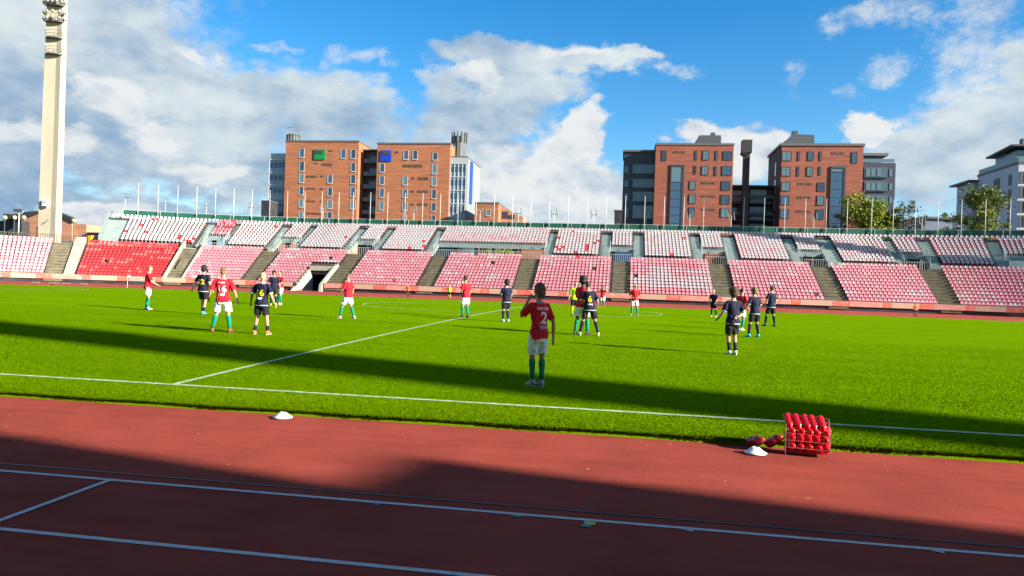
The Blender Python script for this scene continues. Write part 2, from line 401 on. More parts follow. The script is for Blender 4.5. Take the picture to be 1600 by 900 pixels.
mark('centre_circle', [(9.15*math.cos(t*math.pi/48), 34+9.15*math.sin(t*math.pi/48)) for t in range(96)], .09, closed=True)
mark('centre_spot', [(0.13*math.cos(t*math.pi/6), 34+.13*math.sin(t*math.pi/6)) for t in range(12)], .2, closed=True, dz=.04)
for sx in (-1, 1):
    mark('goal_line', seg((sx*52.5, .06), (sx*52.5, 67.94), 20), .11)
    mark('penalty_area_line', seg((sx*52.4, 13.85), (sx*36, 13.85), 6)+seg((sx*36, 14), (sx*36, 54), 14)+seg((sx*36, 54.15), (sx*52.4, 54.15), 6), .11)
    mark('penalty_arc', [(sx*(41.5-9.15*math.cos(t)), 34+9.15*math.sin(t)) for t in [R_(-53+106*i/16) for i in range(17)]], .11, dz=.04)
# lanes of the track
def lane(R, w=.05):
    mb = MB()
    for i in range(NT):
        for r in (R-w/2, R+w/2):
            q = ring_pt(i/NT, r); mb.v.append((q.x, q.y, .004))
    for i in range(NT):
        k = (i+1) % NT; mb.f.append((2*i, 2*k, 2*k+1, 2*i+1)); mb.m.append(0)
    mb.build('lane_line', m_tline, kind='structure')
for k in range(9): lane(38.62+1.235*k)
mb = MB()
for i in range(NT):
    for r in (38.405, 38.435):
        q = ring_pt(i/NT, r); mb.v.append((q.x, q.y, .005))
for i in range(NT):
    k = (i+1) % NT; mb.f.append((2*i, 2*k, 2*k+1, 2*i+1)); mb.m.append(0)
mb.build('drain_slot', m_black, kind='structure')
def flat(name, pts, m, z=.008):
    mb = MB(); mb.add([(x, y, z) for x, y in pts], [tuple(range(len(pts)))]); return mb.build(name, m, kind='structure')
flat('start_line', [(2.56, -4.65), (2.56, -5.83), (2.61, -5.83), (2.61, -4.65)], m_tline)
flat('start_line', [(1.47, -4.65), (1.47, -5.83), (1.52, -5.83), (1.52, -4.65)], m_tline)
m_mg = plain('green_mark', (.03, .16, .10)); m_my = plain('yellow_mark', (.36, .33, .05)); m_mb = plain('blue_mark', (.05, .09, .25))
flat('lane_mark', [(6.06, -4.66), (6.14, -4.66), (6.14, -4.70), (6.06, -4.70)], m_mg)
flat('lane_mark', [(6.615, -4.665), (6.70, -4.665), (6.70, -4.74), (6.615, -4.74)], m_my)
flat('lane_mark', [(6.60, -4.74), (6.67, -4.74), (6.67, -4.80), (6.60, -4.80)], m_mg)
flat('lane_mark', [(7.34, -4.665), (7.43, -4.665), (7.41, -4.70)], m_tline)
flat('lane_mark', [(9.06, -4.665), (9.15, -4.665), (9.13, -4.71)], m_tline)
flat('lane_mark', [(4.95, -4.66), (5.0, -4.66), (5.0, -4.70), (4.95, -4.70)], m_mb)
flat('lane_mark', [(6.85, -5.78), (6.93, -5.78), (6.93, -5.84), (6.85, -5.84)], m_my)
# a few pale scuffs on the infield apron
m_scuff = plain('track_scuff', (.46, .30, .24), .9)
for i in range(26):
    x, y = random.uniform(-1, 12), random.uniform(-4.3, -1.6); l, w = random.uniform(.01, .05), random.uniform(.006, .014)
    flat('track_scuff', [(x, y), (x+l, y-.01), (x+l*.9, y+w), (x+.01, y+w)], m_scuff, .005+.0004*(i % 5))

# grass blades near the camera, one mesh
def blades():
    n = 520000
    u = np.random.rand(n); 
    y = -1.34+ (np.random.rand(n)**1.9)*17; x = 4.5+(np.random.rand(n)-.5)*(19+ (y+1.3)*1.55) - (y+1.3)*.18
    edge = 26000
    y[:edge] = -1.335+np.abs(np.random.randn(edge))*.035-.02*np.random.rand(edge)+.02*np.sin(x[:edge]*3)*np.random.rand(edge)
    on = (np.abs(y) < .055) | (np.abs(x) < .055) & (y > 0)
    keep = ~(on & (np.random.rand(n) < .93)); x = x[keep]; y = y[keep]; n = len(x)
    rho = np.hypot(np.maximum(np.abs(x)-HX, 0), y-34); z = ZC*np.maximum(0, 1-(rho/36.)**2)+.028
    h = (.006+.012*np.random.rand(n))*np.clip(1.15-y/22, .3, 1)+.008*(y < -1.27); w = .004+.004*np.random.rand(n)+.0006*np.maximum(y, 0); a = np.random.rand(n)*6.283
    dx, dy = np.cos(a)*w, np.sin(a)*w; lx, ly = (np.random.rand(n)-.5)*.03, (np.random.rand(n)-.5)*.03
    V = np.empty((n, 3, 3), np.float32)
    V[:, 0] = np.stack([x-dx, y-dy, z], 1); V[:, 1] = np.stack([x+dx, y+dy, z], 1); V[:, 2] = np.stack([x+lx, y+ly, z+h], 1)
    me = bpy.data.meshes.new('grass_blades'); me.vertices.add(3*n); me.vertices.foreach_set('co', V.ravel())
    me.loops.add(3*n); me.loops.foreach_set('vertex_index', np.arange(3*n, dtype=np.int32))
    me.polygons.add(n); me.polygons.foreach_set('loop_start', np.arange(0, 3*n, 3, dtype=np.int32)); me.polygons.foreach_set('loop_total', np.full(n, 3, np.int32))
    me.update(calc_edges=True)
    link('grass', me, m_blade, kind='stuff', label='short bright green turf blades of the football pitch', cat='grass')
blades()

# ------------------------------------------------------------------ seats
def P0(o, par):   # parent keeping world placement
    o.parent = par; o.matrix_parent_inverse = Matrix.Translation(par.location).inverted(); return o
def seat_base():
    prof = [(-.20, .36, .18), (-.22, .39, .195), (.02, .37, .21), (.14, .40, .21), (.175, .50, .215), (.20, .65, .20), (.21, .72, .14)]  # y, z, half width
    v = []; f = []
    for y, z, w in prof:
        for q, dy in ((-1, 0), (0, .025), (1, 0)): v.append((q*w, y+(dy if z > .42 else 0), z-(0 if z > .42 else .02*(1-abs(q)))))
    n = len(prof)*3
    for (x, y, z) in list(v): v.append((x, y+(.03 if z > .42 else 0), z-(.03 if z <= .42 else 0)))
    for i in range(len(prof)-1):
        for j in range(2):
            a = i*3+j; f.append((a, a+1, a+4, a+3))
    a = 0
    for i in range(len(prof)-1):
        f.append((i*3, i*3+3, n+i*3+3, n+i*3)); f.append((i*3+2, n+i*3+2, n+i*3+5, i*3+5))
    e = (len(prof)-1)*3; f += [(e, e+1, n+e+1, n+e), (e+1, e+2, n+e+2, n+e+1), (1, 0, n, n+1), (2, 1, n+1, n+2)]
    # back skin of the backrest
    for i in range(3, len(prof)-1):
        for j in range(2): a = n+i*3+j; f.append((a, a+3, a+4, a+1))
    f += [(18+0, 0, 0)] if False else []
    # bracket
    k = len(v); v += [(-.03, .02, .0), (.03, .02, .0), (.03, .12, .0), (-.03, .12, .0), (-.03, .02, .39), (.03, .02, .39), (.03, .12, .39), (-.03, .12, .39)]
    f += [(k, k+1, k+5, k+4), (k+1, k+2, k+6, k+5), (k+3, k, k+4, k+7)]
    return np.array(v, np.float32), f
SV, SF = seat_base()
SC = {'white': (.46, .42, .41), 'offwhite': (.49, .375, .38), 'rose': (.58, .29, .31), 'pink': (.58, .215, .245), 'deep': (.56, .19, .22), 'red': (.54, .03, .035), 'faded': (.60, .10, .09), 'cream': (.50, .46, .40)}
seat_m = {k: mat('seat_'+k, c, .42, .06, 1.5, .5) for k, c in SC.items()}
SK = list(SC)
def seats_for(name, items, parent, nind=300):
    # items: (s, R, z, colour); largest in view as single parts, the rest one part
    pos = np.array([list(ov(s, R))[:2]+[z] for s, R, z, c in items]); cams = np.array(CP)
    d = pos-cams; dep = d @ np.array(fw); px = 800+F*(d @ np.array(rt))/dep
    score = np.where((px > 0) & (px < 1600) & (dep > 0), dep, 1e6)
    order = np.argsort(score); ind = set(order[:nind].tolist())
    protos = {}
    V = []; Fc = []; mi = []; nv = len(SV)
    for i, (s, R, z, c) in enumerate(items):
        nrm = ovn(s); a = math.atan2(-nrm.x, nrm.y)
        if i in ind:
            if c not in protos:
                me = bpy.data.meshes.new('seat'); me.from_pydata(SV.tolist(), [], SF); me.materials.append(seat_m[c]); protos[c] = me
            o = bpy.data.objects.new('seat', protos[c]); COL.objects.link(o); P0(o, parent)
            o.location = (pos[i][0], pos[i][1], z); o.rotation_euler = (0, 0, a)
        else:
            ca, sa = math.cos(a), math.sin(a); ja = random.uniform(-.02, .02)
            v = SV.copy(); x = v[:, 0]*ca-v[:, 1]*sa+pos[i][0]; y = v[:, 0]*sa+v[:, 1]*ca+pos[i][1]+ja
            b = len(V)*nv; V.append(np.stack([x, y, v[:, 2]+z], 1)); Fc += [tuple(q+b for q in f) for f in SF]; mi += [SK.index(c)]*len(SF)
    me = bpy.data.meshes.new('seats'); me.from_pydata(np.concatenate(V).tolist(), [], Fc); me.polygons.foreach_set('material_index', mi)
    P0(link('seats', me, [seat_m[k] for k in SK], None, kind='stuff'), parent)
PK = [0., 0.]
def pick(**w):
    # weathering goes in patches: neighbouring seats share a tone
    n = mnoise.noise(Vector((PK[0]*.22, PK[1]*.9, 3.3)))*.5+mnoise.noise(Vector((PK[0]*.9, PK[1]*2.1, 8.1)))*.25+.5+random.uniform(-.13, .13)
    n = min(.999, max(0, (n-.2)/.6)); tot = sum(w.values()); acc = 0
    for k, v in w.items():
        acc += v/tot
        if n < acc: return k
    return k

# ------------------------------------------------------------------ lower stand
LZ = lambda k: 1.20+.443*k
LR = lambda k: 54+.8*k
lower = root('lower_stand', 'lower concrete tier with pink plastic seats, brown stairs and a dark tunnel', 'grandstand', (0, 88, 0))

aisles = [(-103.5, -101), (-91, -88.5), (-78.8, -76.3), (-61.7, -59.1), (-49.6, -47.1), (-35.9, -33.3), (-22.2, -19.75), (-8.5, -6.0), (5.15, 7.55), (18.8, 21.3), (32.95, 35.4), (46.9, 49.5), (60.2, 62.7), (73.5, 76)]
S0, S1 = -112., 86.
TUN = (-40.2, -36.3)
mb = MB()
def terrace(mb, s0, s1, k0, k1):
    for k in range(k0, k1+1):
        sweep(mb, s0, s1, [(LR(k)-.4, LZ(k)-1.2 if k else -.2), (LR(k)+.4, LZ(k)-1.2 if k else -.2), (LR(k)+.4, LZ(k)), (LR(k)-.4, LZ(k))])
terrace(mb, S0, TUN[0], 0, 11); terrace(mb, TUN[0], TUN[1], 6, 11); terrace(mb, TUN[1], S1, 0, 11)
sbox(mb, S0, S1, 63.2, 65.2, 4.6, LZ(11)+.02)
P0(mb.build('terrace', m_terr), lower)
for k in ((S0, TUN[0]), (TUN[1], S1)):
    mb = MB(); sbox(mb, k[0], k[1], 53.30, 53.55, -.1, 1.38); P0(mb.build('front_wall', m_dark), lower)
# thin cap behind the banners
mb = MB(); sbox(mb, S0, TUN[0], 53.35, 53.7, 1.38, 1.44); sbox(mb, TUN[1], S1, 53.35, 53.7, 1.38, 1.44); P0(mb.build('wall_cap', m_concl), lower)
for a, b in aisles:
    mb = MB()
    for k in range(0, 12):
        sbox(mb, a, b, LR(k)-.4-.395, LR(k)-.402, LZ(k)-.8, LZ(k)-.2215)
        sbox(mb, a+.002, b-.002, LR(k)-.4-.02, LR(k)-.38, LZ(k)-.12, LZ(k)+.005)
    P0(mb.build('stair', m_stair), lower)
# light ramp wall beside the left stair, and the light cheeks of the second left stair
def cheek(a, b, r0=53.4, r1=64, lift=.35, name='cheek_wall', m=m_concl):
    mb = MB(); k = .443/.8
    sweep(mb, a, b, [(r0, LZ(0)-.8), (r1, LZ(0)+(r1-54)*k-.8), (r1, LZ(0)+(r1-54)*k+lift), (r0, LZ(0)+(r0-54)*k+lift)]); P0(mb.build(name, m), lower)
cheek(-76.25, -74.9, lift=.45); cheek(-62.0, -61.65, lift=.62); cheek(-59.15, -58.8, lift=.5)
cheek(-60.9, -59.9, 56.5, 59, .5, 'landing', m_stair)
# tunnel: floor, black back, cheeks and lintel
mb = MB(); sweep(mb, TUN[0]-.3, TUN[0]+.12, [(51.2, -.1), (52.2, .15), (58.6, 3.9), (58.8, 3.9), (58.8, -.1)]); P0(mb.build('tunnel_cheek', m_concl), lower)
mb = MB(); sweep(mb, TUN[1]-.12, TUN[1]+.3, [(52.6, -.1), (52.9, 1.2), (58.3, 4.25), (58.8, 4.25), (58.8, -.1)]); P0(mb.build('tunnel_cheek', m_concl), lower)
mb = MB(); sbox(mb, TUN[0], TUN[1], 57.7, 58.4, 3.25, 3.95); P0(mb.build('tunnel_lintel', m_concl), lower)
mb = MB(); sbox(mb, TUN[0], TUN[1], 61.5, 61.7, -.1, 3.6); sbox(mb, TUN[0], TUN[1], 53.5, 61.5, .19, .22); sbox(mb, TUN[0], TUN[0]+.05, 58.9, 61.5, .0, 3.6); sbox(mb, TUN[1]-.05, TUN[1], 58.9, 61.5, .0, 3.6); sbox(mb, TUN[0], TUN[1], 58.42, 61.5, 3.2, 3.24); P0(mb.build('tunnel_inside', m_black), lower)
# advertising boards
def ad_mat(name, base, alt, kind):
    m = bpy.data.materials.new(name); m.use_nodes = True; nt = m.node_tree; b = nt.nodes['Principled BSDF']; b.inputs['Roughness'].default_value = .6
    t = nt.nodes.new('ShaderNodeTexCoord'); mp = nt.nodes.new('ShaderNodeMapping'); nt.links.new(t.outputs['Object'], mp.inputs[0])
    if kind == 'stripe':
        mp.inputs['Rotation'].default_value = (0, R_(58), 0)
        w = nt.nodes.new('ShaderNodeTexWave'); w.inputs['Scale'].default_value = 1.1; w.inputs['Distortion'].default_value = 1.5; w.inputs['Detail'].default_value = 1
    else:
        mp.inputs['Scale'].default_value = (1.1, 1.1, 3.4)
        w = nt.nodes.new('ShaderNodeTexNoise'); w.inputs['Scale'].default_value = 1.6; w.inputs['Detail'].default_value = 5
    nt.links.new(mp.outputs[0], w.inputs['Vector'])
    r = nt.nodes.new('ShaderNodeMapRange'); r.inputs[1].default_value = .5; r.inputs[2].default_value = .62; nt.links.new(w.outputs['Fac'], r.inputs[0])
    x = nt.nodes.new('ShaderNodeMix'); x.data_type = 'RGBA'; x.inputs[6].default_value = (*base, 1); x.inputs[7].default_value = (*alt, 1)
    nt.links.new(r.outputs[0], x.inputs[0]); nt.links.new(x.outputs[2], b.inputs['Base Color']); return m
a_red = ad_mat('banner_red', (.56, .11, .07), (.60, .22, .15), 'n'); a_pink = ad_mat('banner_pink', (.55, .21, .16), (.58, .33, .26), 'n'); a_str = ad_mat('banner_stripes', (.54, .27, .19), (.46, .36, .24), 'stripe')
s = -111.; i = 0
seqs = [(1.9, a_red), (3.9, a_pink), (1.1, a_red), (3.6, a_str)]
while s < 85:
    L, m = seqs[i % 4]; i += 1
    L *= random.uniform(.9, 1.1)
    for a, b in ((max(s, S0), min(s+L, TUN[0]-.4)), (max(s, TUN[1]+.5), min(s+L, S1))):
        if b-a > .2:
            mb = MB(); sbox(mb, a, b-.03, 53.10, 53.16, .74, 1.42); P0(mb.build('advertising_board', m), lower)
    s += L
# seats
items = []
for i in range(len(aisles)+1):
    a = aisles[i-1][1] if i else S0; b = aisles[i][0] if i < len(aisles) else S1
    if a == -76.3: a = -74.7
    if b == -61.7: b = -62.1
    n = int((b-a-.1)/.53); off = a+(b-a-n*.53)/2+.265
    for k in range(12):
        for j in range(n):
            s = off+j*.53; z = LZ(k); PK[0] = s; PK[1] = k
            if abs(s) > HX:   # radial blocks widen with R; keep angular spacing
                pass
            if TUN[0]-.5 < s < TUN[1]+.5 and k < 7: continue
            if -75 < s < -61.6: c = pick(red=8, faded=3)
            elif 7.5 < s < 18.9:
                q = k+.9*mnoise.noise(Vector((s*.5, k*1.3, 0)))
                wht = (2 < k < 5 and s > 8+1.5*k*.2) or (k in (5, 3) and s > 11) or k in (4,) or (k in (6, 8) and 10 < s < 13.5) or (k == 7 and s > 12)
                c = pick(offwhite=6, rose=2) if (q < 5.2 and q > 1.2) or wht else pick(pink=5, rose=4, deep=1)
            elif k == 11 and random.random() < .6: c = pick(rose=3, offwhite=1, pink=2)
            elif s < -77: c = pick(rose=5, pink=5, offwhite=.1)
            else: c = pick(pink=9, rose=2.0, deep=.8, offwhite=.08)
            if k == 2 and (33 < s < 36.5 or 49 < s < 50.8) : c = 'offwhite'
            if random.random() < .0008: c = 'red'
            if random.random() > .003: items.append((s, LR(k)-.08, z, c))
seats_for('lower', items, lower)

# ------------------------------------------------------------------ upper stand
UZ = lambda j: 6.88+.418*j
UR = lambda j: 65+.8*j
upper = root('upper_stand', 'upper tier with white seats, grey stairs and see-through portals above the far lower tier', 'grandstand', (0, 102, 6))
full = [(-71.0, -60.5), (-56.0, -50.1), (-45.0, -38.1), (-31.7, -24.3), (-4.2, 2.95), (9.6, 16.75), (23.4, 30.8), (37.8, 44.9), (50, 56.2), (62.2, 68.5), (74.5, 80)]
short = [(-59.4, -56.5), (-48.8, -45.9), (-36.6, -32.9), (-22.9, -5.4), (4.5, 8.1), (18.2, 21.7), (32.2, 35.7), (45.7, 48.7), (57.5, 60.7), (69.5, 73)]
U0, U1 = -73.4, 80.
mb = MB()
port = []
prev = U0
edges = sorted([(a, b, 'f') for a, b in full]+[(a, b, 's') for a, b in short])
cur = U0
def ut(s0, s1, j0, mi=0):
    for j in range(j0, 11):
        sweep(mb, s0, s1, [(UR(j)-.4, UZ(j)-.62), (UR(j)+.4, UZ(j)-.62+.2), (UR(j)+.4, UZ(j)), (UR(j)-.4, UZ(j))], mi)
for a, b, t in edges:
    if a > cur+.01: ut(cur, a, 0, 1)      # grey stair strip
    ut(a, b, 0 if t == 'f' else 4, 0); cur = b
P0(mb.build('terrace', [m_terr, m_grey]), upper)
# half steps in the grey aisles
cur = U0
for a, b, t in edges+[(U1, U1, 'f')]:
    if a > cur+.6:
        mb = MB()
        for j in range(1, 10): sbox(mb, cur+.12, a-.12, UR(j)-.4-.38, UR(j)-.402, UZ(j)-.6, UZ(j)-.2)
        sweep(mb, (cur+a)/2-.1, (cur+a)/2+.1, [(UR(1)-.8, UZ(1)-.75), (UR(9), UZ(9)-.35), (UR(9), UZ(9)-.25), (UR(1)-.8, UZ(1)-.6)]); P0(mb.build('stair', m_grey), upper)
    cur = b
mb = MB(); sbox(mb, U0, U1, 63.9, 77.5, 5.7, 5.98); P0(mb.build('concourse_deck', m_conc), upper)
mb = MB(); sbox(mb, U0, U1, UR(10)-.42, UR(10)-.39, UZ(9)+.004, UZ(10)-.01); P0(mb.build('back_step', m_dark), upper)
# portals: cheek walls beside, black soffit beam, columns and railings
def rail(s0, s1, R, z0, z1, dx=.5, name='railing'):
    mb = MB(); n = max(2, int((s1-s0)/dx)); 
    for i in range(n+1):
        q = ov(s0+(s1-s0)*i/n, R); mb.box(q.x-.018, q.x+.018, q.y-.018, q.y+.018, z0, z1)
    sbox(mb, s0, s1, R-.025, R+.025, z1-.03, z1+.02); sbox(mb, s0, s1, R-.02, R+.02, z0+.08, z0+.12)
    return P0(mb.build(name, m_rail), upper)
for a, b in short:
    rail(a, b, UR(4)-.46, UZ(4)-.25, UZ(4)+.62, .26)
    mb = MB(); sbox(mb, a-.05, b+.05, UR(4)-.45, UR(4)-.38, UZ(4)-.75, UZ(4)-.1); P0(mb.build('fascia_beam', m_grey), upper)
    for sx in (a-.02, b+.02):
        mb = MB()
        sweep(mb, sx-.07, sx+.07, [(UR(0)-.4, 5.98), (UR(4)-.38, 5.98), (UR(4)-.38, UZ(4)), (UR(0)-.4, UZ(0)+.15)]) if False else None
        # sloping open guard rail beside the portal
        for j in range(5):
            q = ov(sx, UR(j)-.4); mb.box(q.x-.02, q.x+.02, q.y-.02, q.y+.02, UZ(j)-.1, UZ(j)+1.0)
            if j:
                q0 = ov(sx, UR(j-1)-.4)
                for dz in (1.0, .55): mb.tube([q0+Vector((0, 0, UZ(j-1)+dz)), q+Vector((0, 0, UZ(j)+dz))], .022, 5)
        P0(mb.build('railing', m_rail), upper)
    rail(a+.3, b-.3, 64.7, 5.98, 7.25, .30)
    # low pale barrier block at the portal foot
    mb = MB(); sbox(mb, a-.9, a-.1, 64.2, 64.6, 5.98, 6.75); P0(mb.build('portal_kerb', m_concl), upper)
for sx in np.arange(U0+1, U1, 6.85):
    mb = MB(); sweep(mb, sx-.15, sx+.15, [(75.2, -.1), (76, -.1), (76, 11.4), (75.2, 11.4)]); P0(mb.build('column', m_conc), upper)
for a, b in short:
    if b-a > 10:
        for q in (a+2.2, a+8.5, b-5.2): mb = MB(); sweep(mb, q-.22, q+.22, [(70, 5.9), (70.5, 5.9), (70.5, 9.6), (70, 9.4)]); P0(mb.build('column', m_dark), upper)
    else:
        q = a+.35; mb = MB(); sweep(mb, q-.2, q+.35, [(69, 5.9), (69.5, 5.9), (69.5, 9.0), (69, 8.9)]); P0(mb.build('column', m_dark), upper)
# green wall panels and top rail
s = U0+1.5
while s < U1:
    mb = MB(); sbox(mb, s+.02, min(s+3.1, U1)-.02, 74.15, 74.22, 11.5, 12.58); P0(mb.build('wall_panel', m_green), upper); s += 3.1
mb = MB(); sbox(mb, U0+1.5, U1, 74.10, 74.14, 12.64, 12.69); P0(mb.build('top_rail', m_rail), upper)
s = U0+1.5
while s < U1:
    mb = MB(); q = ov(s, 74.12); mb.box(q.x-.03, q.x+.03, q.y-.03, q.y+.03, 11.3, 12.63); P0(mb.build('rail_post', m_rail), upper); s += 4.65
# end panel at the left edge
mb = MB(); sweep(mb, U0-.12, U0, [(64.4, 6.2), (65, 6.2), (74.2, 11.0), (74.2, 12.5), (73.6, 12.5), (64.4, 7.6)]); P0(mb.build('end_wall', m_grey), upper)
items = []
def useat(a, b, j, red=.0):
    n = int((b-a)/.53); off = a+(b-a-n*.53)/2+.265
    for i in range(n):
        s = off+i*.53; PK[0] = s; PK[1] = j+20
        c = pick(white=6, offwhite=3.2, rose=.7, cream=.35)
        if -59.5 < s < -56: c = pick(deep=6, red=1.4, pink=3)
        if s < -60: c = pick(white=6, offwhite=2.5, rose=.4)
        if -23 < s < -5 and j < 7: c = pick(offwhite=4, rose=3, cream=2, pink=.8)
        if s > 20: c = pick(white=3, offwhite=4.5, rose=1.6)
        if random.random() < red: c = 'red'
        items.append((s, UR(j)-.08, UZ(j), c))
for a, b in full:
    for j in range(10): useat(a, b, j, .004 if -5 > a or a > 10 else .012)
for a, b in short:
    for j in range(4, 10): useat(a, b, j)
useat(U0+.2, U1-.2, 10)
spots = [(-63.3, 65.8), (-62.9, 66.4), (-62.1, 65.2), (-61.7, 65.2), (-60.9, 65.9), (-61.3, 65.0), (-60.7, 69.0), (-68, 67.6), (-68.8, 69.9), (-67.6, 72.3), (-68, 67), (-23.6, 65.9), (-24.6, 65.4), (-24.2, 66.6), (-25.6, 67.6), (-3.3, 65.6), (-3.6, 66.4), (-2.9, 66.4), (-3.8, 69.9), (-1.5, 72.2), (1.2, 65.6), (1.2, 66.4), (1.2, 67.2), (2.8, 69.3)]
items = [(s, R, z, 'red' if any(abs(s-a) < .27 and abs(R-b) < .4 for a, b in spots) else c) for s, R, z, c in items]
seats_for('upper', items, upper)

# ------------------------------------------------------------------ flagpoles and lamp posts on the stand
fp_me = MB(); fp_me.tube([(0, 0, 0), (0, 0, 5.7)], [.058, .036], 8); fp_m = fp_me.mesh('shaft', True); fp_m.materials.append(m_pole)
bk = MB(); bk.box(-.1, .1, -.05, .15, .3, .42); bk.box(-.1, .1, -.05, .15, .95, 1.07); bk_m = bk.mesh('bracket'); bk_m.materials.append(m_rail)
fn = MB(); fn.ell((0, 0, 5.74), (.07, .07, .07), n=8, m=6); fn_m = fn.mesh('finial', True); fn_m.materials.append(m_pole)
s = -70.05
pole_s = []
while s < 79:
    pole_s.append(s); s += 3.11 if abs(s) < 41 else 2.5
pole_s = [s for s in pole_s if s < 60]
REG = [(0, 420, 'against the cloud left of the brick blocks'), (420, 447, 'in front of the left glass stair tower'), (447, 572, 'in front of the brick block with the green panel'), (572, 590, 'in front of the dark stair link'), (590, 705, 'in front of the brick block with the blue panel'),
       (705, 748, 'in front of the blue-striped stair tower'), (748, 822, 'in front of the low brick house'), (822, 970, 'in the open sky left of the red brick pair'), (970, 1024, 'in front of the dark glazed wing'), (1024, 1147, 'in front of the left red brick block'),
       (1147, 1190, 'in front of the glazed link'), (1190, 1320, 'in front of the right red brick block'), (1320, 1400, 'in front of the yellow-green tree'), (1400, 1500, 'in the gap of sky before the right tree'), (1500, 1700, 'in front of the big tree and the pale block')]
ORD = ['first', 'second', 'third', 'fourth', 'fifth', 'sixth', 'seventh', 'eighth', 'ninth']
def where(q, cnt, key):
    d = Vector(q)-Vector(CP); px = 800+F*d.dot(rt)/d.dot(fw)
    for a, b, t in REG:
        if a <= px < b:
            cnt[(key, t)] = cnt.get((key, t), 0)+1; return t, ORD[min(8, cnt[(key, t)]-1)]
    return 'beyond the right edge', ORD[0]
CNT = {}
for s in pole_s:
    q = ov(s, 73.95); t_, o_ = where((q.x, q.y, 14), CNT, 'f'); r = root('flagpole', 'white flagpole %s, %s from left' % (t_, o_), 'flagpole', (q.x, q.y, 11.45), math.atan2(-ovn(s).x, ovn(s).y), 'bare flagpoles along the top of the stand')
    for nm, me in (('shaft', fp_m), ('bracket', bk_m), ('finial', fn_m)): o = bpy.data.objects.new(nm, me); COL.objects.link(o); o.parent = r
lp = MB(); lp.tube([(0, 0, 0), (0, 0, 8.6)], [.06, .05], 6); lp_m = lp.mesh('post', True); lp_m.materials.append(m_rail)
ls = MB(); ls.box(-.5, .5, -.05, .05, 8.2, 8.32); ls_m = ls.mesh('crossbar'); ls_m.materials.append(m_steel)
lq = MB(); lq.box(-.05, .05, -.12, .12, -.7, .7); lq_m = lq.mesh('lamp_panel'); lq_m.materials.append(plain('lamp_grey', (.16, .17, .18)))
for s in (-67.3, -62.1, -56.2, -46.2, -30.5, -18.5, -11.7, -5.5, 1.3, 10.1, 17.3, 24, 37, 50.5):
    q = ov(s, 78.5); t_, o_ = where((q.x, q.y, 14), CNT, 'h'); r = root('lamp_post', 'H-shaped lamp post %s, %s from left' % (t_, o_), 'lamp post', (q.x, q.y, 6.3), math.atan2(-ovn(s).x, ovn(s).y)+.15, 'H-shaped lamp posts behind the stand')
    for nm, me, x in (('post', lp_m, 0), ('crossbar', ls_m, 0), ('lamp_panel', lq_m, -.45), ('lamp_panel', lq_m, .45)):
        o = bpy.data.objects.new(nm, me); COL.objects.link(o); o.parent = r
        if nm == 'lamp_panel': o.location = (x, 0, 8.3+(.2 if x > 0 else 0)); o.rotation_euler = (0, -.12, 0)

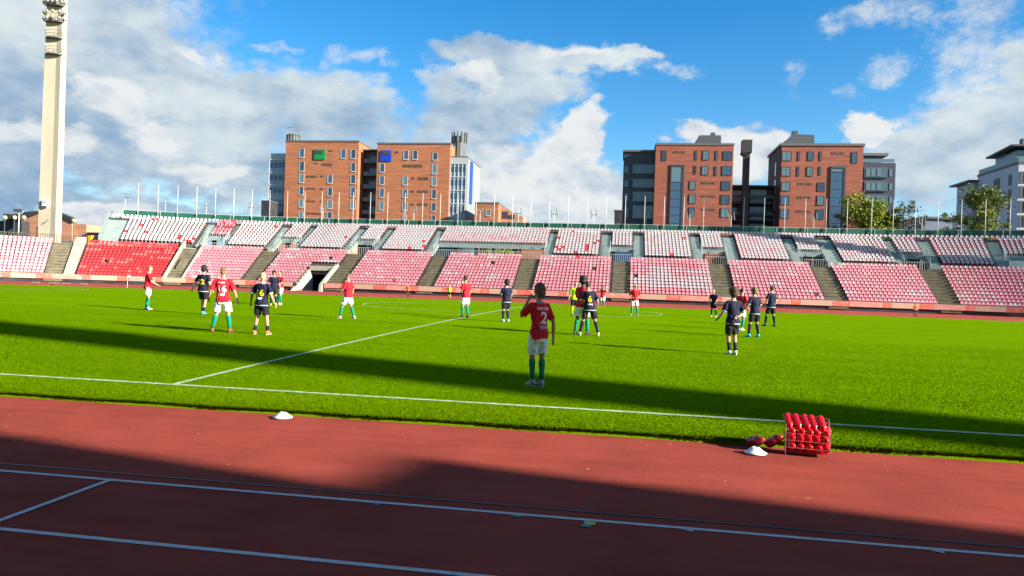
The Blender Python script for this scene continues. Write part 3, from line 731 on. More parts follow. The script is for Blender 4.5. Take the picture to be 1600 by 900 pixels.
# ------------------------------------------------------------------ floodlight masts
def mast_section(w, t):
    c = .28
    return [(-w/2, -t/2+.05), (-w/2+.1, -t/2-.08), (.12*w, -t/2+.42), (.42*w, -t/2+.42), (w/2, -t/2+.75), (w/2, t/2-c), (w/2-c, t/2), (-w/2+c, t/2), (-w/2, t/2-c)]
def floodmast(x, y, label, flip=1, clock=True):
    r = root('floodlight_mast', label, 'floodlight mast', (x, y, 0), 0 if flip > 0 else math.pi)
    mb = MB(); rs = []
    for z, w, t in ((-.2, 3.0, 1.75), (8, 2.95, 1.7), (20, 2.9, 1.62), (35.6, 2.75, 1.55), (50, 2.55, 1.4), (56, 2.5, 1.4)):
        rs.append([Vector((a, b, z)) for a, b in mast_section(w, t)])
    mb.rings(rs); mb.build('shaft', m_mast, r)
    lamp = MB(); lamp.ell((0, -.12, 0), (.27, .24, .27), n=10, m=6); lamp_m = lamp.mesh('lamp', True); lamp_m.materials.append(plain('lamp_silver', (.34, .33, .26), .35, .5))
    for lv in range(7):
        z = 35.7+lv*2.55; ww = 1.42+min(lv, 6)*.05
        mb = MB(); n = 12; pts = []
        for i in range(n+1):
            a = math.pi*(1+i/n); pts.append((math.cos(a)*ww, -.35+math.sin(a)*(1.05), 0))
        bot = [(x_, y_, z) for x_, y_, _ in pts]; top = [(x_, y_, z+.16) for x_, y_, _ in pts]
        k = len(bot); mb.add(bot+top, [tuple(range(k))[::-1], tuple(range(k, 2*k))]+[(i, i+1, k+i+1, k+i) for i in range(k-1)]+[(k-1, 0, k, 2*k-1)])
        mb.build('gallery', m_steel, r)
        mb = MB()
        for i in range(0, n+1, 2):
            q = pts[i]; mb.tube([(q[0], q[1], z+.16), (q[0], q[1], z+1.2)], .03, 5)
        for i in range(n):
            for dz in (.7, 1.2): mb.tube([(pts[i][0], pts[i][1], z+dz), (pts[i+1][0], pts[i+1][1], z+dz)], .03, 5)
        mb.build('gallery_rail', m_steel, r)
        if lv >= 2:
            for rr in range(2):
                nl = 6 if lv < 3 else 8
                for i in range(nl):
                    a = math.pi*(1.04+.92*i/(nl-1)); o = bpy.data.objects.new('lamp', lamp_m); COL.objects.link(o); o.parent = r
                    o.location = (math.cos(a)*(ww+.12), -.35+math.sin(a)*1.18, z+.5+rr*1.0); o.rotation_euler = (R_(12), 0, a+math.pi/2)
    if clock:
        mb = MB(); mb.box(-.5, .5, -1.3, -.88, 11.9, 12.95); mb.build('clock_box', plain('clock_white', (.72, .75, .75), .4), r)
        mb = MB(); mb.tube([(-.1, -1.32, 12.45), (-.1, -1.30, 12.45)], .38, 20); mb.build('clock_face', plain('clock_face', (.55, .66, .66), .3), r)
        mb = MB(); mb.box(-.13, -.09, -1.35, -1.325, 12.42, 12.74); mb.box(-.12, .12, -1.36, -1.335, 12.42, 12.47); mb.build('clock_hand', m_steel, r)
        mb = MB(); mb.tube([(-.35, -.98, 9.2), (0, -1.02, 9.35), (.35, -1.0, 9.8)], .05, 6); mb.build('cable', m_steel, r)
    return r
floodmast(-82.9, 89.9, 'tall cream concrete floodlight mast with a small white clock, behind the left seat block')
floodmast(82.3, 89.9, 'cream concrete floodlight mast at the far right corner outside the picture', clock=False)
floodmast(82.3, -21.9, 'cream concrete floodlight mast whose shadow crosses the near side of the pitch', -1, clock=False)
floodmast(-82.3, -21.9, 'cream concrete floodlight mast at the near left corner outside the picture', -1, clock=False)

# ------------------------------------------------------------------ main stand behind the camera (unseen, roof edge shaped to throw the foreground shade)
ms = root('main_stand', 'roofed concrete main stand behind the photographer, folded roof edge shaped for its shadow', 'grandstand', (10, -28, 0))
mb = MB(); zz = []
x0 = 37.2-5.8*16
while x0 < 37: zz += [(x0, 15.5), (x0+1.9, 14.1)]; x0 += 5.8
zz += [(37.2, 15.9), (39.5, 14.05), (43.5, 15.6), (45.9, 14.2), (50.8, 14.0)]; x0 = 52.8
while x0 < 92: zz += [(x0, 15.5), (x0+1.9, 14.1)]; x0 += 5.8
fr = [(x, -15.1, z) for x, z in zz]; bk_ = [(x, -40, z+2.2) for x, z in zz]
n = len(zz)
mb.add(fr+bk_+[(x, y, z-.25) for x, y, z in fr]+[(x, y, z-.25) for x, y, z in bk_],
       [(i, i+1, n+i+1, n+i) for i in range(n-1)]+[(2*n+i, 3*n+i, 3*n+i+1, 2*n+i+1) for i in range(n-1)]+[(i, 2*n+i, 2*n+i+1, i+1) for i in range(n-1)]+[(n+i, n+i+1, 3*n+i+1, 3*n+i) for i in range(n-1)])
P0(mb.build('roof', m_concl), ms)
mb = MB()
for k in range(22): mb.box(-58, 88, -16.6-k*.85-.85, -16.6-k*.85, -.1, 1.2+k*.42)
P0(mb.build('terrace', m_conc), ms)
mb = MB(); mb.box(-59, 89, -40.4, -39.9, -.1, 17); P0(mb.build('back_wall', m_conc), ms)
for k in range(13):
    mb = MB(); mb.box(-57+k*12-.35, -57+k*12+.35, -37, -36, 8, 16.2); P0(mb.build('column', m_conc), ms)

# ------------------------------------------------------------------ buildings beyond
def px_rect(x0, y0, x1, y1, Y, ox=0, oy=0, sc=1.):
    a = at(ox+x0/sc, oy+y0/sc, Y); b = at(ox+x1/sc, oy+y1/sc, Y)
    c = at(ox+x0/sc, oy+y1/sc, Y); d = at(ox+x1/sc, oy+y0/sc, Y)
    return (a[0]+c[0])/2, (b[0]+d[0])/2, (b[1]+c[1])/2, (a[1]+d[1])/2
def window(par, r, Y, kind='white', glass=None, bars=0, sill=True):
    x0, x1, z0, z1 = r; fm = m_frame if kind == 'white' else m_dframe; t = .05 if kind == 'white' else .12; pr = .10
    mb = MB(); y0, y1 = Y-pr, Y-.003
    mb.box(x0-t, x0, y0, y1, z0-t, z1+t); mb.box(x1, x1+t, y0, y1, z0-t, z1+t); mb.box(x0, x1, y0, y1, z1, z1+t); mb.box(x0, x1, y0, y1, z0-t, z0)
    if kind == 'white': mb.box(x0-.26, x0-t-.002, y0+.03, y1, z0-.2, z1+.05); mb.box(x0-t, x1+t, y0-.06, y1, z0-.2, z0-t-.002)
    for i in range(bars): xm = x0+(x1-x0)*(i+1)/(bars+1); mb.box(xm-.04, xm+.04, y0+.02, y1, z0, z1)
    w = mb.build('window', fm, None); P0(w, par)
    mb = MB(); mb.box(x0, x1, Y-.07, Y-.02, z0, z1); p = mb.build('pane', glass or m_glass, None); p.parent = w
    w['_'] = 1; del w['_']; return w
def relief(par, r, Y):
    x0, x1, z0, z1 = r; mb = MB(); n = max(2, int((x1-x0)/.45)); w = (x1-x0)/n; mb.box(x0, x1, Y-.02, Y-.001, z0, z1)
    for i in range(n):
        if i % 3 == 2: continue
        mb.box(x0+i*w, x0+i*w+w*.72, Y-.06, Y-.021, z0+(z1-z0)*.15*(i % 2)+.01, z1-.01)
    P0(mb.build('brick_relief', plain('dark_relief', (.10, .06, .045), .9)), par)
def wallbox(par, x0, x1, Y, D, ztop, m, name='wall', z0=0, cap=True):
    mb = MB(); mb.box(x0, x1, Y, Y+D, z0, ztop); P0(mb.build(name, m), par)
    if cap: mb = MB(); mb.box(x0-.12, x1+.12, Y-.12, Y+D+.12, ztop+.002, ztop+.38); P0(mb.build('roof_edge', m_roof), par)
# ---- left pair (Y = 155)
YA = 155
A1 = root('apartment_building', 'orange brick block with a green panel and a glass stair tower at its left', 'building', (-67, YA, 0))
wallbox(A1, -76.7, -57.83, YA, 9.5, 35.6, m_brA)
for r in [(352, 225, 392, 303), (352, 347, 392, 432), (352, 462, 390, 540), (350, 584, 384, 655), (348, 699, 382, 770), (348, 818, 380, 880),
          (618, 470, 655, 545), (618, 589, 655, 665), (614, 707, 655, 782), (612, 822, 652, 890), (742, 232, 782, 312),
          (835, 235, 875, 315), (835, 360, 873, 434), (833, 472, 872, 550), (831, 592, 870, 670), (830, 711, 870, 788)]:
    window(A1, px_rect(*r, YA, 410, 195, 6), YA, 'white', random.choice([m_glass, m_glass, m_glassb, m_glass2]), 0)
for r in [(415, 475, 515, 495), (545, 475, 580, 490), (415, 590, 500, 607), (540, 593, 575, 610), (415, 710, 495, 725), (540, 710, 572, 725), (490, 358, 520, 370), (560, 362, 655, 385), (625, 238, 660, 252), (415, 825, 560, 842)]:
    relief(A1, px_rect(*r, YA, 410, 195, 6), YA)
x0, x1, z0, z1 = px_rect(492, 230, 592, 327, YA, 410, 195, 6)
mb = MB(); mb.box(x0, x1, YA-.25, YA-.05, z0, z1); P0(mb.build('coloured_panel', plain('panel_green', (.005, .22, .045), .5), label='bright green square panel'), A1)
mb = MB(); mb.box(x0+.3, x1-.6, YA-.33, YA-.26, z1-1.2, z1-.3); P0(mb.build('panel_opening', m_dframe), A1)
def glass_tower(par, x0, x1, Y, D, ztop, zg, n=5, dz=3.15):
    mb = MB(); mb.box(x0, x1, Y, Y+D, 0, ztop); P0(mb.build('glass_tower', plain('tower_glass', (.20, .29, .33), .2, spec=.5)), par)
    mb = MB(); mb.box(x0-.05, x1+.05, Y-.06, Y-.003, zg, ztop+.05); P0(mb.build('tower_top', plain('ribbed_grey', (.34, .38, .38), .6)), par)
    for i in range(n+1):
        x = x0+(x1-x0)*i/n; mb = MB(); mb.box(x-.07, x+.07, Y-.16, Y-.002, 0, zg); P0(mb.build('mullion', m_frame), par)
    z = zg
    while z > 6:
        mb = MB(); mb.box(x0-.1, x1+.1, Y-.2, Y-.002, z-.12, z+.06); P0(mb.build('transom', m_frame), par)
        mb = MB(); mb.box(x0+.1, x1-.1, Y-.05, Y-.004, z-2.0, z-.7); P0(mb.build('dark_pane', m_glassb), par); z -= dz
xg0, zt = at(422, 240, YA+1.5); xg1, _ = at(446.5, 240, YA+1.5); _, zg = at(430, 249.5, YA+1.5)
glass_tower(A1, xg0, -76.75, YA+1.5, 6, zt, zg, 4)
def drum(par, pxl, pxr, pyt, Y, m, crown=True):
    a, zt = at(pxl, pyt, Y); b, _ = at(pxr, pyt, Y); r = (b-a)/2; cx = (a+b)/2
    mb = MB(); n = 28; rs = []
    for z in (20, zt-1.6, zt-1.6, zt-.9):
        k = 1.0; rs.append([Vector((cx+math.cos(2*math.pi*i/n)*r*(1 if i % 2 else .95)*k, Y+r+math.sin(2*math.pi*i/n)*r*(1 if i % 2 else .95)*k, z)) for i in range(n)])
    mb.rings(rs); P0(mb.build('roof_drum', m), par)
    if crown:
        for i in range(12):
            q = 2*math.pi*i/12; mb = MB(); mb.box(cx+math.cos(q)*r*1.04-.16, cx+math.cos(q)*r*1.04+.16, Y+r+math.sin(q)*r*1.04-.16, Y+r+math.sin(q)*r*1.04+.16, zt-2.4, zt+.1); P0(mb.build('drum_fin', m), par)
m_drum = mat('dark_ribs', (.085, .095, .095), .6, .3, 2, stretch=(3, 3, .1))
drum(A1, 445, 464.5, 203, YA+4, m_drum, False)
mb = MB(); a, zt = at(445, 200, YA+4); b, _ = at(465, 200, YA+4); r = (b-a)/2; cx = (a+b)/2
for i in range(16):
    q = 2*math.pi*i/16; mb.tube([(cx+math.cos(q)*r*1.06, YA+4+r+math.sin(q)*r*1.06, zt-3), (cx+math.cos(q)*r*1.06, YA+4+r+math.sin(q)*r*1.06, zt+.2)], .05, 4)
    q2 = 2*math.pi*(i+1)/16
    for z in (zt-1.7, zt+.1): mb.tube([(cx+math.cos(q)*r*1.06, YA+4+r+math.sin(q)*r*1.06, z), (cx+math.cos(q2)*r*1.06, YA+4+r+math.sin(q2)*r*1.06, z)], .05, 4)
P0(mb.build('drum_railing', m_steel), A1)
A2 = root('apartment_building', 'orange brick block with a blue panel and a blue-striped glass stair tower at its right', 'building', (-44, YA, 0))
wallbox(A2, -53.1, -35.05, YA, 9.5, 35.1, m_brA)
for r in [(207, 365, 243, 442), (205, 482, 241, 558), (203, 602, 240, 678), (200, 718, 238, 795), (423, 485, 460, 563), (422, 606, 458, 680), (420, 725, 456, 798), (418, 845, 450, 900),
          (430, 244, 468, 322), (515, 244, 553, 322), (703, 265, 742, 328), (697, 372, 735, 457), (695, 488, 732, 569), (692, 610, 728, 690), (690, 733, 725, 808), (690, 850, 722, 900)]:
    window(A2, px_rect(*r, YA, 560, 195, 6), YA, 'white', random.choice([m_glass, m_glass, m_glassb, m_glass2]), 0)
for r in [(345, 248, 378, 270), (420, 372, 600, 400), (497, 492, 528, 512), (560, 492, 660, 518), (492, 615, 525, 636), (555, 615, 655, 638), (490, 735, 520, 755), (555, 735, 650, 760)]:
    relief(A2, px_rect(*r, YA, 560, 195, 6), YA)
x0, x1, z0, z1 = px_rect(213, 240, 312, 342, YA, 560, 195, 6)
mb = MB(); mb.box(x0, x1, YA-.25, YA-.05, z0, z1); P0(mb.build('coloured_panel', plain('panel_blue', (.006, .045, .42), .5), label='bright blue square panel'), A2)
mb = MB(); mb.box(x0+.5, x1-.3, YA-.33, YA-.26, z1-1.1, z1-.3); P0(mb.build('panel_opening', m_dframe), A2)
drum(A2, 704.5, 726.5, 206, YA+4.5, m_drum)
xg1, zt = at(729, 246.5, YA+.6); _, zg = at(715, 255.5, YA+.6)
glass_tower(A2, -34.95, xg1, YA+.6, 14, zt, zg, 4, 3.2)
mb = MB(); mb.box(xg1+.003, xg1+.3, YA+.6, YA+16, 0, zt); P0(mb.build('side_wall', plain('pale_cladding', (.19, .215, .21), .6)), A2)
mb = MB(); mb.box(xg1+.31, xg1+.5, YA+3.5, YA+6.0, at(735, 318, YA+4)[1], zt-.3); P0(mb.build('blue_stripe', plain('panel_blue', (.006, .045, .42))), A2)
for q in range(4):
    mb = MB(); mb.box(xg1+.31, xg1+.4, YA+9, YA+12.5, zt-4.2-q*3.2, zt-2-q*3.2); P0(mb.build('side_window', plain('cream_blind', (.5, .5, .36))), A2)
mb = MB(); mb.box(-34.95, xg1+.3, YA+.5, YA+16.1, zt+.1, zt+.35); P0(mb.build('roof_edge', m_roof), A2)
# link between them
LK = root('stair_link', 'dark glazed stair link with balconies squeezed between the two orange brick blocks', 'building', (-55.5, YA+3, 0))
zt = at(580, 236.5, YA+4)[1]
mb = MB(); mb.box(-57.8, -53.12, YA+4, YA+9, 0, zt); P0(mb.build('wall', m_navy), LK)
mb = MB(); mb.box(-57.8, -53.12, YA+2.6, YA+9.1, zt+.003, zt+.25); P0(mb.build('roof', m_roof), LK)
for q in range(8):
    z = zt-1-q*3.15
    mb = MB(); mb.box(-57.75, -53.15, YA+2.7, YA+3.99, z-2.2, z-2.0); P0(mb.build('balcony_slab', m_dframe), LK)
    mb = MB(); mb.box(-56.4, -54.4, YA+3.9, YA+3.98, z-1.9, z-.1); P0(mb.build('window', m_glass2), LK)
    mb = MB(); mb.box(-57.7, -53.2, YA+2.72, YA+2.78, z-1.98, z-1.1); P0(mb.build('balcony_glass', m_glassb), LK)
# low brick house with lean-to gable right of the pair
B3 = root('brick_house', 'low orange brick house with a sloping side wall right of the glass stair tower', 'house', (-28, YA-6, 0))
YB = YA-5; xa, zt = at(742, 318, YB); xb, _ = at(779, 318, YB); zl = at(819, 341, YB+10)[1]
mb = MB(); mb.box(xa, xb, YB, YB+16, 0, zt); P0(mb.build('wall', m_brA), B3)
mb = MB(); mb.box(xa-.1, xb+.1, YB-.1, YB+16, zt+.003, zt+.35); P0(mb.build('roof_edge', m_roof), B3)
xc = at(819, 341, YB+6)[0]
mb = MB(); mb.add([(xb+.01, YB+4, 0), (xc, YB+4, 0), (xc, YB+4, zl-.3), (xb+.01, YB+4, zt-.1), (xb+.01, YB+10, 0), (xc, YB+10, 0), (xc, YB+10, zl-.3), (xb+.01, YB+10, zt-.1)],
                   [(0, 1, 2, 3), (5, 4, 7, 6), (3, 2, 6, 7), (1, 5, 6, 2), (0, 3, 7, 4)]); P0(mb.build('wing', m_brL), B3)
window(B3, px_rect(270, 185, 308, 245, YB, 720, 300, 6.67), YB, 'white', m_glass2)
for r in [(430, 205, 490, 275), (500, 240, 560, 280)]:
    x0, x1, z0, z1 = px_rect(*r, YB+4, 720, 300, 6.67); mb = MB(); mb.box(x0, x1, YB+3.9, YB+3.99, z0, z1); P0(mb.build('dark_opening', m_navy), B3)
# ---- right pair (Y = 128)
YC = 128
C1 = root('apartment_building', 'dark red brick block with a tall blue glass strip, left one of the right pair', 'building', (19, YC, 0))
xl, xr = at(1025, 224, YC)[0], at(1146.7, 224, YC)[0]; zt = at(1085, 224.5, YC)[1]
wallbox(C1, xl, xr, YC, 12, zt-.3, m_brC)
G = (YC, 960, 200, 6)
def cwin(par, lst, g, **k):
    for r in lst: window(par, px_rect(*r, *g), g[0], 'dark', random.choice([m_glass, m_glass2, m_glass2, m_glassb]), **k)
cwin(C1, [(452, 216, 484, 304), (834, 217, 880, 296), (1026, 224, 1098, 296), (824, 361, 874, 436), (1016, 361, 1092, 440), (710, 501, 757, 576), (1010, 504, 1080, 580), (705, 626, 755, 706), (1004, 632, 1075, 710), (704, 749, 746, 828), (1002, 758, 1073, 834)], G, bars=1)
cwin(C1, [(764, 218, 772, 295), (955, 218, 964, 295), (755, 358, 763, 428), (946, 364, 954, 441)], G)
for r in [(555, 217, 665, 238), (815, 505, 950, 526), (815, 632, 950, 650), (815, 759, 950, 776)]: relief(C1, px_rect(*r, *G), YC)
def gstrip(par, x0, x1, zt, zm, Y, m2):
    mb = MB(); mb.box(x0, x1, Y-.1, Y-.004, 4, zm); w = P0(mb.build('glass_strip', m_glassb), par)
    mb = MB(); mb.box(x0, x1, Y-.1, Y-.004, zm+.1, zt); P0(mb.build('glass_strip_top', m_glass2), par)
    mb = MB(); mb.box(x0-.15, x0-.002, Y-.2, Y-.004, 4, zt); mb.box(x1+.002, x1+.35, Y-.2, Y-.004, 4, zt); mb.box(x0-.15, x1+.35, Y-.22, Y-.004, zt+.002, zt+.35); P0(mb.build('strip_frame', m_dframe), par)
    z = zm
    while z > 6:
        mb = MB(); mb.box(x0, x1, Y-.16, Y-.1, z-.05, z+.05); P0(mb.build('strip_bar', m_dframe), par); z -= 1.55
x0, x1, z0, z1 = px_rect(535, 362, 638, 500, *G); gstrip(C1, x0, x1, z1, z0-.2, YC, None)
def plant(par, pts, Y, D, g, m=m_steel):
    P = [at(g[1]+a/g[3], g[2]+b/g[3], Y) for a, b in pts]; n = len(P); mb = MB()
    mb.add([(x, Y, z) for x, z in P]+[(x, Y+D, z) for x, z in P], [tuple(range(n))[::-1], tuple(range(n, 2*n))]+[(i, (i+1) % n, n+(i+1) % n, n+i) for i in range(n)])
    P0(mb.build('roof_plant', m), par)
plant(C1, [(745, 150), (795, 68), (1000, 68), (1000, 150)], YC+5, 4, G); plant(C1, [(905, 68), (905, 42), (945, 42), (945, 68)], YC+6, 1.2, G)
# dark glazed wing left
G2 = (YC+2.5, 960, 200, 6)
x0, x1, z0, z1 = px_rect(78, 225, 390, 900, *G2)
mb = MB(); mb.box(x0, xl-.02, YC+2.5, YC+12, 0, z1); P0(mb.build('wing', m_navy), C1)
mb = MB(); mb.box(x0-.2, xl-.02, YC+2.1, YC+12.2, z1+.003, z1+.35); P0(mb.build('roof_edge', m_roof), C1)
for q, (ya, yb) in enumerate([(345, 430), (480, 560), (600, 690), (730, 850)]):
    a, b, c, d = px_rect(170, ya, 378, yb, *G2); mb = MB(); mb.box(a, b, YC+2.2, YC+2.49, c, d); P0(mb.build('balcony_glass', plain('smoked_glass', (.07, .095, .10), .12, spec=.8)), C1)
    a, b, c, d = px_rect(95, ya+15, 128, yb-10, *G2); mb = MB(); mb.box(a, b, YC+2.42, YC+2.49, c, d); P0(mb.build('small_window', m_glass2), C1)
    for u in (200, 255, 310):
        a, b, c, d = px_rect(u, ya+18, u+38, yb-16, *G2); mb = MB(); mb.box(a, b, YC+2.12, YC+2.19, c, d); P0(mb.build('inner_window', m_glass2), C1)
C2 = root('apartment_building', 'dark red brick block with sloped roof plant, right one of the pair', 'building', (42, YC, 0))
G = (YC, 1140, 195, 5.626)
xl2, xr2 = at(1221.8, 226, YC)[0], at(1349.7, 226, YC)[0]; zt2 = at(1285, 225.5, YC)[1]
mb = MB(); mb.box(xl2, xr2, YC, YC+12, 0, zt2-.3); P0(mb.build('wall', m_brC), C2)
mb = MB(); mb.box(xl2-.3, xr2+.2, YC-.2, YC+12.2, zt2-.297, zt2+.15); P0(mb.build('roof_edge', m_roof), C2)
cwin(C2, [(465, 239, 540, 311), (694, 239, 736, 311), (1079, 245, 1116, 334), (460, 376, 530, 446), (684, 376, 726, 448), (460, 509, 526, 578), (779, 512, 831, 581), (455, 626, 521, 698), (774, 629, 826, 703), (450, 746, 516, 818), (769, 749, 821, 826)], G, bars=1)
cwin(C2, [(607, 238, 615, 312), (797, 238, 805, 312), (600, 372, 607, 448), (791, 372, 799, 438)], G)
for r in [(900, 240, 1010, 262), (600, 510, 725, 530), (600, 630, 720, 650), (590, 752, 715, 770)]: relief(C2, px_rect(*r, *G), YC)
x0, x1, z0, z1 = px_rect(895, 382, 1005, 412, *G); gstrip(C2, x0, x1, z1, z0-.1, YC, None)
plant(C2, [(455, 168), (560, 82), (745, 88), (745, 168)], YC+4, 5, G); plant(C2, [(558, 90), (558, 52), (600, 52), (600, 90)], YC+5, 1.5, G)
mb = MB()
a, b, c, d = px_rect(790, 135, 855, 170, *G)
for z in (c+.4, d-.3): mb.box(a, b, YC+3, YC+3.08, z, z+.1)
for x in (a+.2, b-.3): mb.box(x, x+.1, YC+3, YC+3.1, c-1, d)
P0(mb.build('roof_railing', m_steel), C2)
mb = MB(); mb.box(xl2-.06, xl2-.002, YC+.6, YC+11.9, 0, zt2-.5); P0(mb.build('side_cladding', plain('shaded_flank_cladding', (.035, .018, .016), .7)), C2)  # dark brown cladding, its colour also deepened for the flank's shade
# side windows of the shaded left flank
for q in range(7):
    mb = MB(); mb.box(xl2-.12, xl2-.062, YC+4, YC+5.2, zt2-5.2-q*3.3, zt2-2.6-q*3.3); P0(mb.build('side_window', m_glass2), C2)
# glazed right wing
G2 = (YC+2.5, 1140, 195, 5.626)
x0, x1, z0, z1 = px_rect(1150, 335, 1452, 880, *G2)
mb = MB(); mb.box(xr2+.02, x1, YC+2.5, YC+12, 0, z1); P0(mb.build('wing', m_navy), C2)
a, b, c, d = px_rect(1150, 243, 1405, 262, *G2); mb = MB(); mb.box(xr2+.02, b, YC+3, YC+12, d-.5, d); P0(mb.build('wing_roof', m_roof), C2)
a, b, c, e = px_rect(1150, 262, 1360, 330, *G2); mb = MB(); mb.box(xr2+.02, b, YC+4, YC+12, z1, d-.5); P0(mb.build('penthouse', m_glass2), C2)
a, b, c, e = px_rect(1150, 300, 1448, 333, *G2); mb = MB(); mb.box(xr2+.02, b, YC+2.5, YC+2.56, z1+.1, e); P0(mb.build('terrace_glass', m_glass2), C2)
for ya, yb in [(375, 465), (500, 585), (620, 700), (740, 830)]:
    a, b, c, d = px_rect(1180, ya, 1385, yb, *G2); mb = MB(); mb.box(max(a, xr2+.1), b, YC+2.2, YC+2.49, c, d); P0(mb.build('balcony_glass', plain('smoked_glass', (.07, .095, .10), .12, spec=.8)), C2)
    for u in (1195, 1240, 1290): a, b, c2, d2 = px_rect(u, ya+15, u+36, yb-10, *G2); mb = MB(); mb.box(a, b, YC+2.12, YC+2.19, c2, d2); P0(mb.build('inner_window', m_glass2), C2)
    a, b, c2, d2 = px_rect(1402, ya+15, 1428, yb-10, *G2); mb = MB(); mb.box(a, b, YC+2.42, YC+2.49, c2, d2); P0(mb.build('small_window', m_glass2), C2)
# link with chimney
LN = root('glazed_link', 'dark steel and glass walkway link between the two red brick blocks', 'building', (30, YC+4, 0))
G3 = (YC+5, 1140, 195, 5.626)
for ya, yb, m in [(565, 620, m_glass2), (555, 620, m_glassb), (665, 715, m_frame), (722, 765, m_glassb), (795, 830, m_frame), (835, 860, m_glassb)]: pass
zt = at(1165, 289, YC+5)[1]
mb = MB(); mb.box(xr+.02, xl2-.1, YC+7, YC+11, 0, zt); P0(mb.build('wall', m_navy), LN)
for q in range(5):
    z = zt-.3-q*3.3
    mb = MB(); mb.box(xr+.02, xl2-.1, YC+5, YC+7, z, z+.3); P0(mb.build('walkway_slab', m_dframe), LN)
    mb = MB(); mb.box(xr+.3, xr+3.4, YC+6.8, YC+6.98, z-2.6, z-.6); P0(mb.build('glass_panel', m_glassb if q % 2 else m_frame), LN)
    mb = MB(); mb.box(xr+4.4, xl2-1.2, YC+6.8, YC+6.98, z-2.8, z-.4); P0(mb.build('glass_panel', m_glass2 if q % 2 else m_frame), LN)
    mb = MB(); mb.box(xr+.02, xl2-.1, YC+5.02, YC+5.1, z-2.2, z-1.6); P0(mb.build('handrail', m_steel), LN)
m_chim = plain('chimney_steel', (.022, .022, .024), .6)
CH = root('chimney', 'dark steel chimney with a boxy hood rising between the two red brick blocks', 'chimney', (28.5, YC+6, 0))
a, b, c, d = px_rect(110, 250, 163, 900, YC+4, 1140, 195, 5.626)
mb = MB(); mb.box(a, b, YC+3.2, YC+4.6, 0, d); P0(mb.build('stack', m_chim), CH)
a, b, c, d = px_rect(105, 140, 190, 252, YC+4, 1140, 195, 5.626)
mb = MB(); mb.box(a, b, YC+2.9, YC+4.9, c, d); P0(mb.build('hood', mat('hood_steel', (.035, .033, .032), .6, .2)), CH)
mb = MB(); mb.add([(a-.2, YC+2.9, c), (b-.8, YC+2.9, c), (b-.8, YC+4.9, c), (a-.2, YC+4.9, c), (a+.9, YC+3.2, c-1.0), (a+1, YC+3.2, c-1), (a+1, YC+4.6, c-1), (a+.9, YC+4.6, c-1)], [(0, 1, 5, 4), (1, 2, 6, 5), (2, 3, 7, 6), (3, 0, 4, 7)]); P0(mb.build('hood_skirt', m_chim), CH)
# small dark boxes on the skyline
for (p, Y, lab) in [((408, 313, 421, 345), 150, 'small dark green box building left of the glass stair tower'), ((960, 328, 972, 350), 126, 'small dark box building left of the red brick pair')]:
    a, b, c, d = px_rect(*p, Y); r = root('plant_room', lab, 'building', ((a+b)/2, Y, 0))
    mb = MB(); mb.box(a, b, Y, Y+4, 0, d-.2); P0(mb.build('wall', m_dark), r); mb = MB(); mb.box(a-.1, b+.1, Y-.1, Y+4.1, d-.197, d); P0(mb.build('roof', m_roof), r)
# ---- pale block at the right edge
D1 = root('apartment_building', 'pale grey modern block with a roof terrace and dark window bands at the right edge', 'building', (95, 158, 0))
YD = 154.; xc, zc_ = at(1592, 256, YD)
mb = MB(); mb.box(xc, xc+30, YD, YD+17.5, 0, zc_); P0(mb.build('wall', plain('pale_render', (.36, .38, .43), .8)), D1)
mb = MB(); mb.box(xc-.15, xc+30, YD-.15, YD+17.6, zc_+.003, zc_+.5); P0(mb.build('roof_edge', m_dframe), D1)
for q in range(6):
    z = zc_-2.2-q*3.05
    mb = MB(); mb.box(xc+.3, xc+8, YD-.1, YD-.004, z-1.9, z+.6); P0(mb.build('window_band', m_dframe), D1)
    mb = MB(); mb.box(xc+1.2, xc+7.5, YD-.2, YD-.101, z-1.6, z+.35); P0(mb.build('pane', m_glass2), D1)
    if q < 6:
        mb = MB(); mb.box(xc-.1, xc-.004, YD+2.6, YD+3.8, z-1.9, z+.4); P0(mb.build('window', m_dframe), D1)
        mb = MB(); mb.box(xc-.1, xc-.004, YD+7.5, YD+10, z-1.9, z+.4); P0(mb.build('window', m_dframe), D1)
mb = MB(); mb.add([(xc-1, YD+1, zc_+4.0), (xc+30, YD+1, zc_+4.0), (xc+30, YD+12, zc_+3.2), (xc-1, YD+12, zc_+3.2), (xc-1, YD+1, zc_+4.35), (xc+30, YD+1, zc_+4.35), (xc+30, YD+12, zc_+3.55), (xc-1, YD+12, zc_+3.55)], []); 
mb.f = []; mb.m = []; v = mb.v; mb.v = []; mb.hexa(v); P0(mb.build('canopy', m_dframe), D1)
mb = MB(); mb.box(xc+.6, xc+30, YD+2.5, YD+11, zc_+.5, zc_+3.3); P0(mb.build('penthouse', m_glass2), D1)
mb = MB(); mb.box(xc-.05, xc, YD, YD+17, zc_+.5, zc_+1.5); P0(mb.build('terrace_glass', m_glass2), D1)
mb = MB(); mb.box(xc+3, xc+4.2, YD+5, YD+6.2, zc_+4, zc_+6.4); P0(mb.build('roof_vent', m_steel), D1)
D2 = root('apartment_building', 'small pale wing with a dark flat roof behind the tree at the right', 'building', (86, 172, 0))
a, b, c, d = px_rect(1513, 280, 1535, 360, 172); mb = MB(); mb.box(a+.8, b+6, 172, 180, 0, d-.7); P0(mb.build('wall', plain('pale_render', (.36, .38, .43), .8)), D2)
mb = MB(); mb.box(a-.6, b+6, 171, 181, d-.68, d-.3); P0(mb.build('roof', m_dframe), D2)
D3 = root('low_building', 'low grey building with a shallow roof between the trees at the right', 'building', (60, 140, 0))
a, b, c, d = px_rect(1441, 339, 1500, 362, 140); mb = MB(); mb.box(a, b, 140, 150, 0, d-.4); P0(mb.build('wall', plain('slate_wall', (.16, .19, .24), .8)), D3)
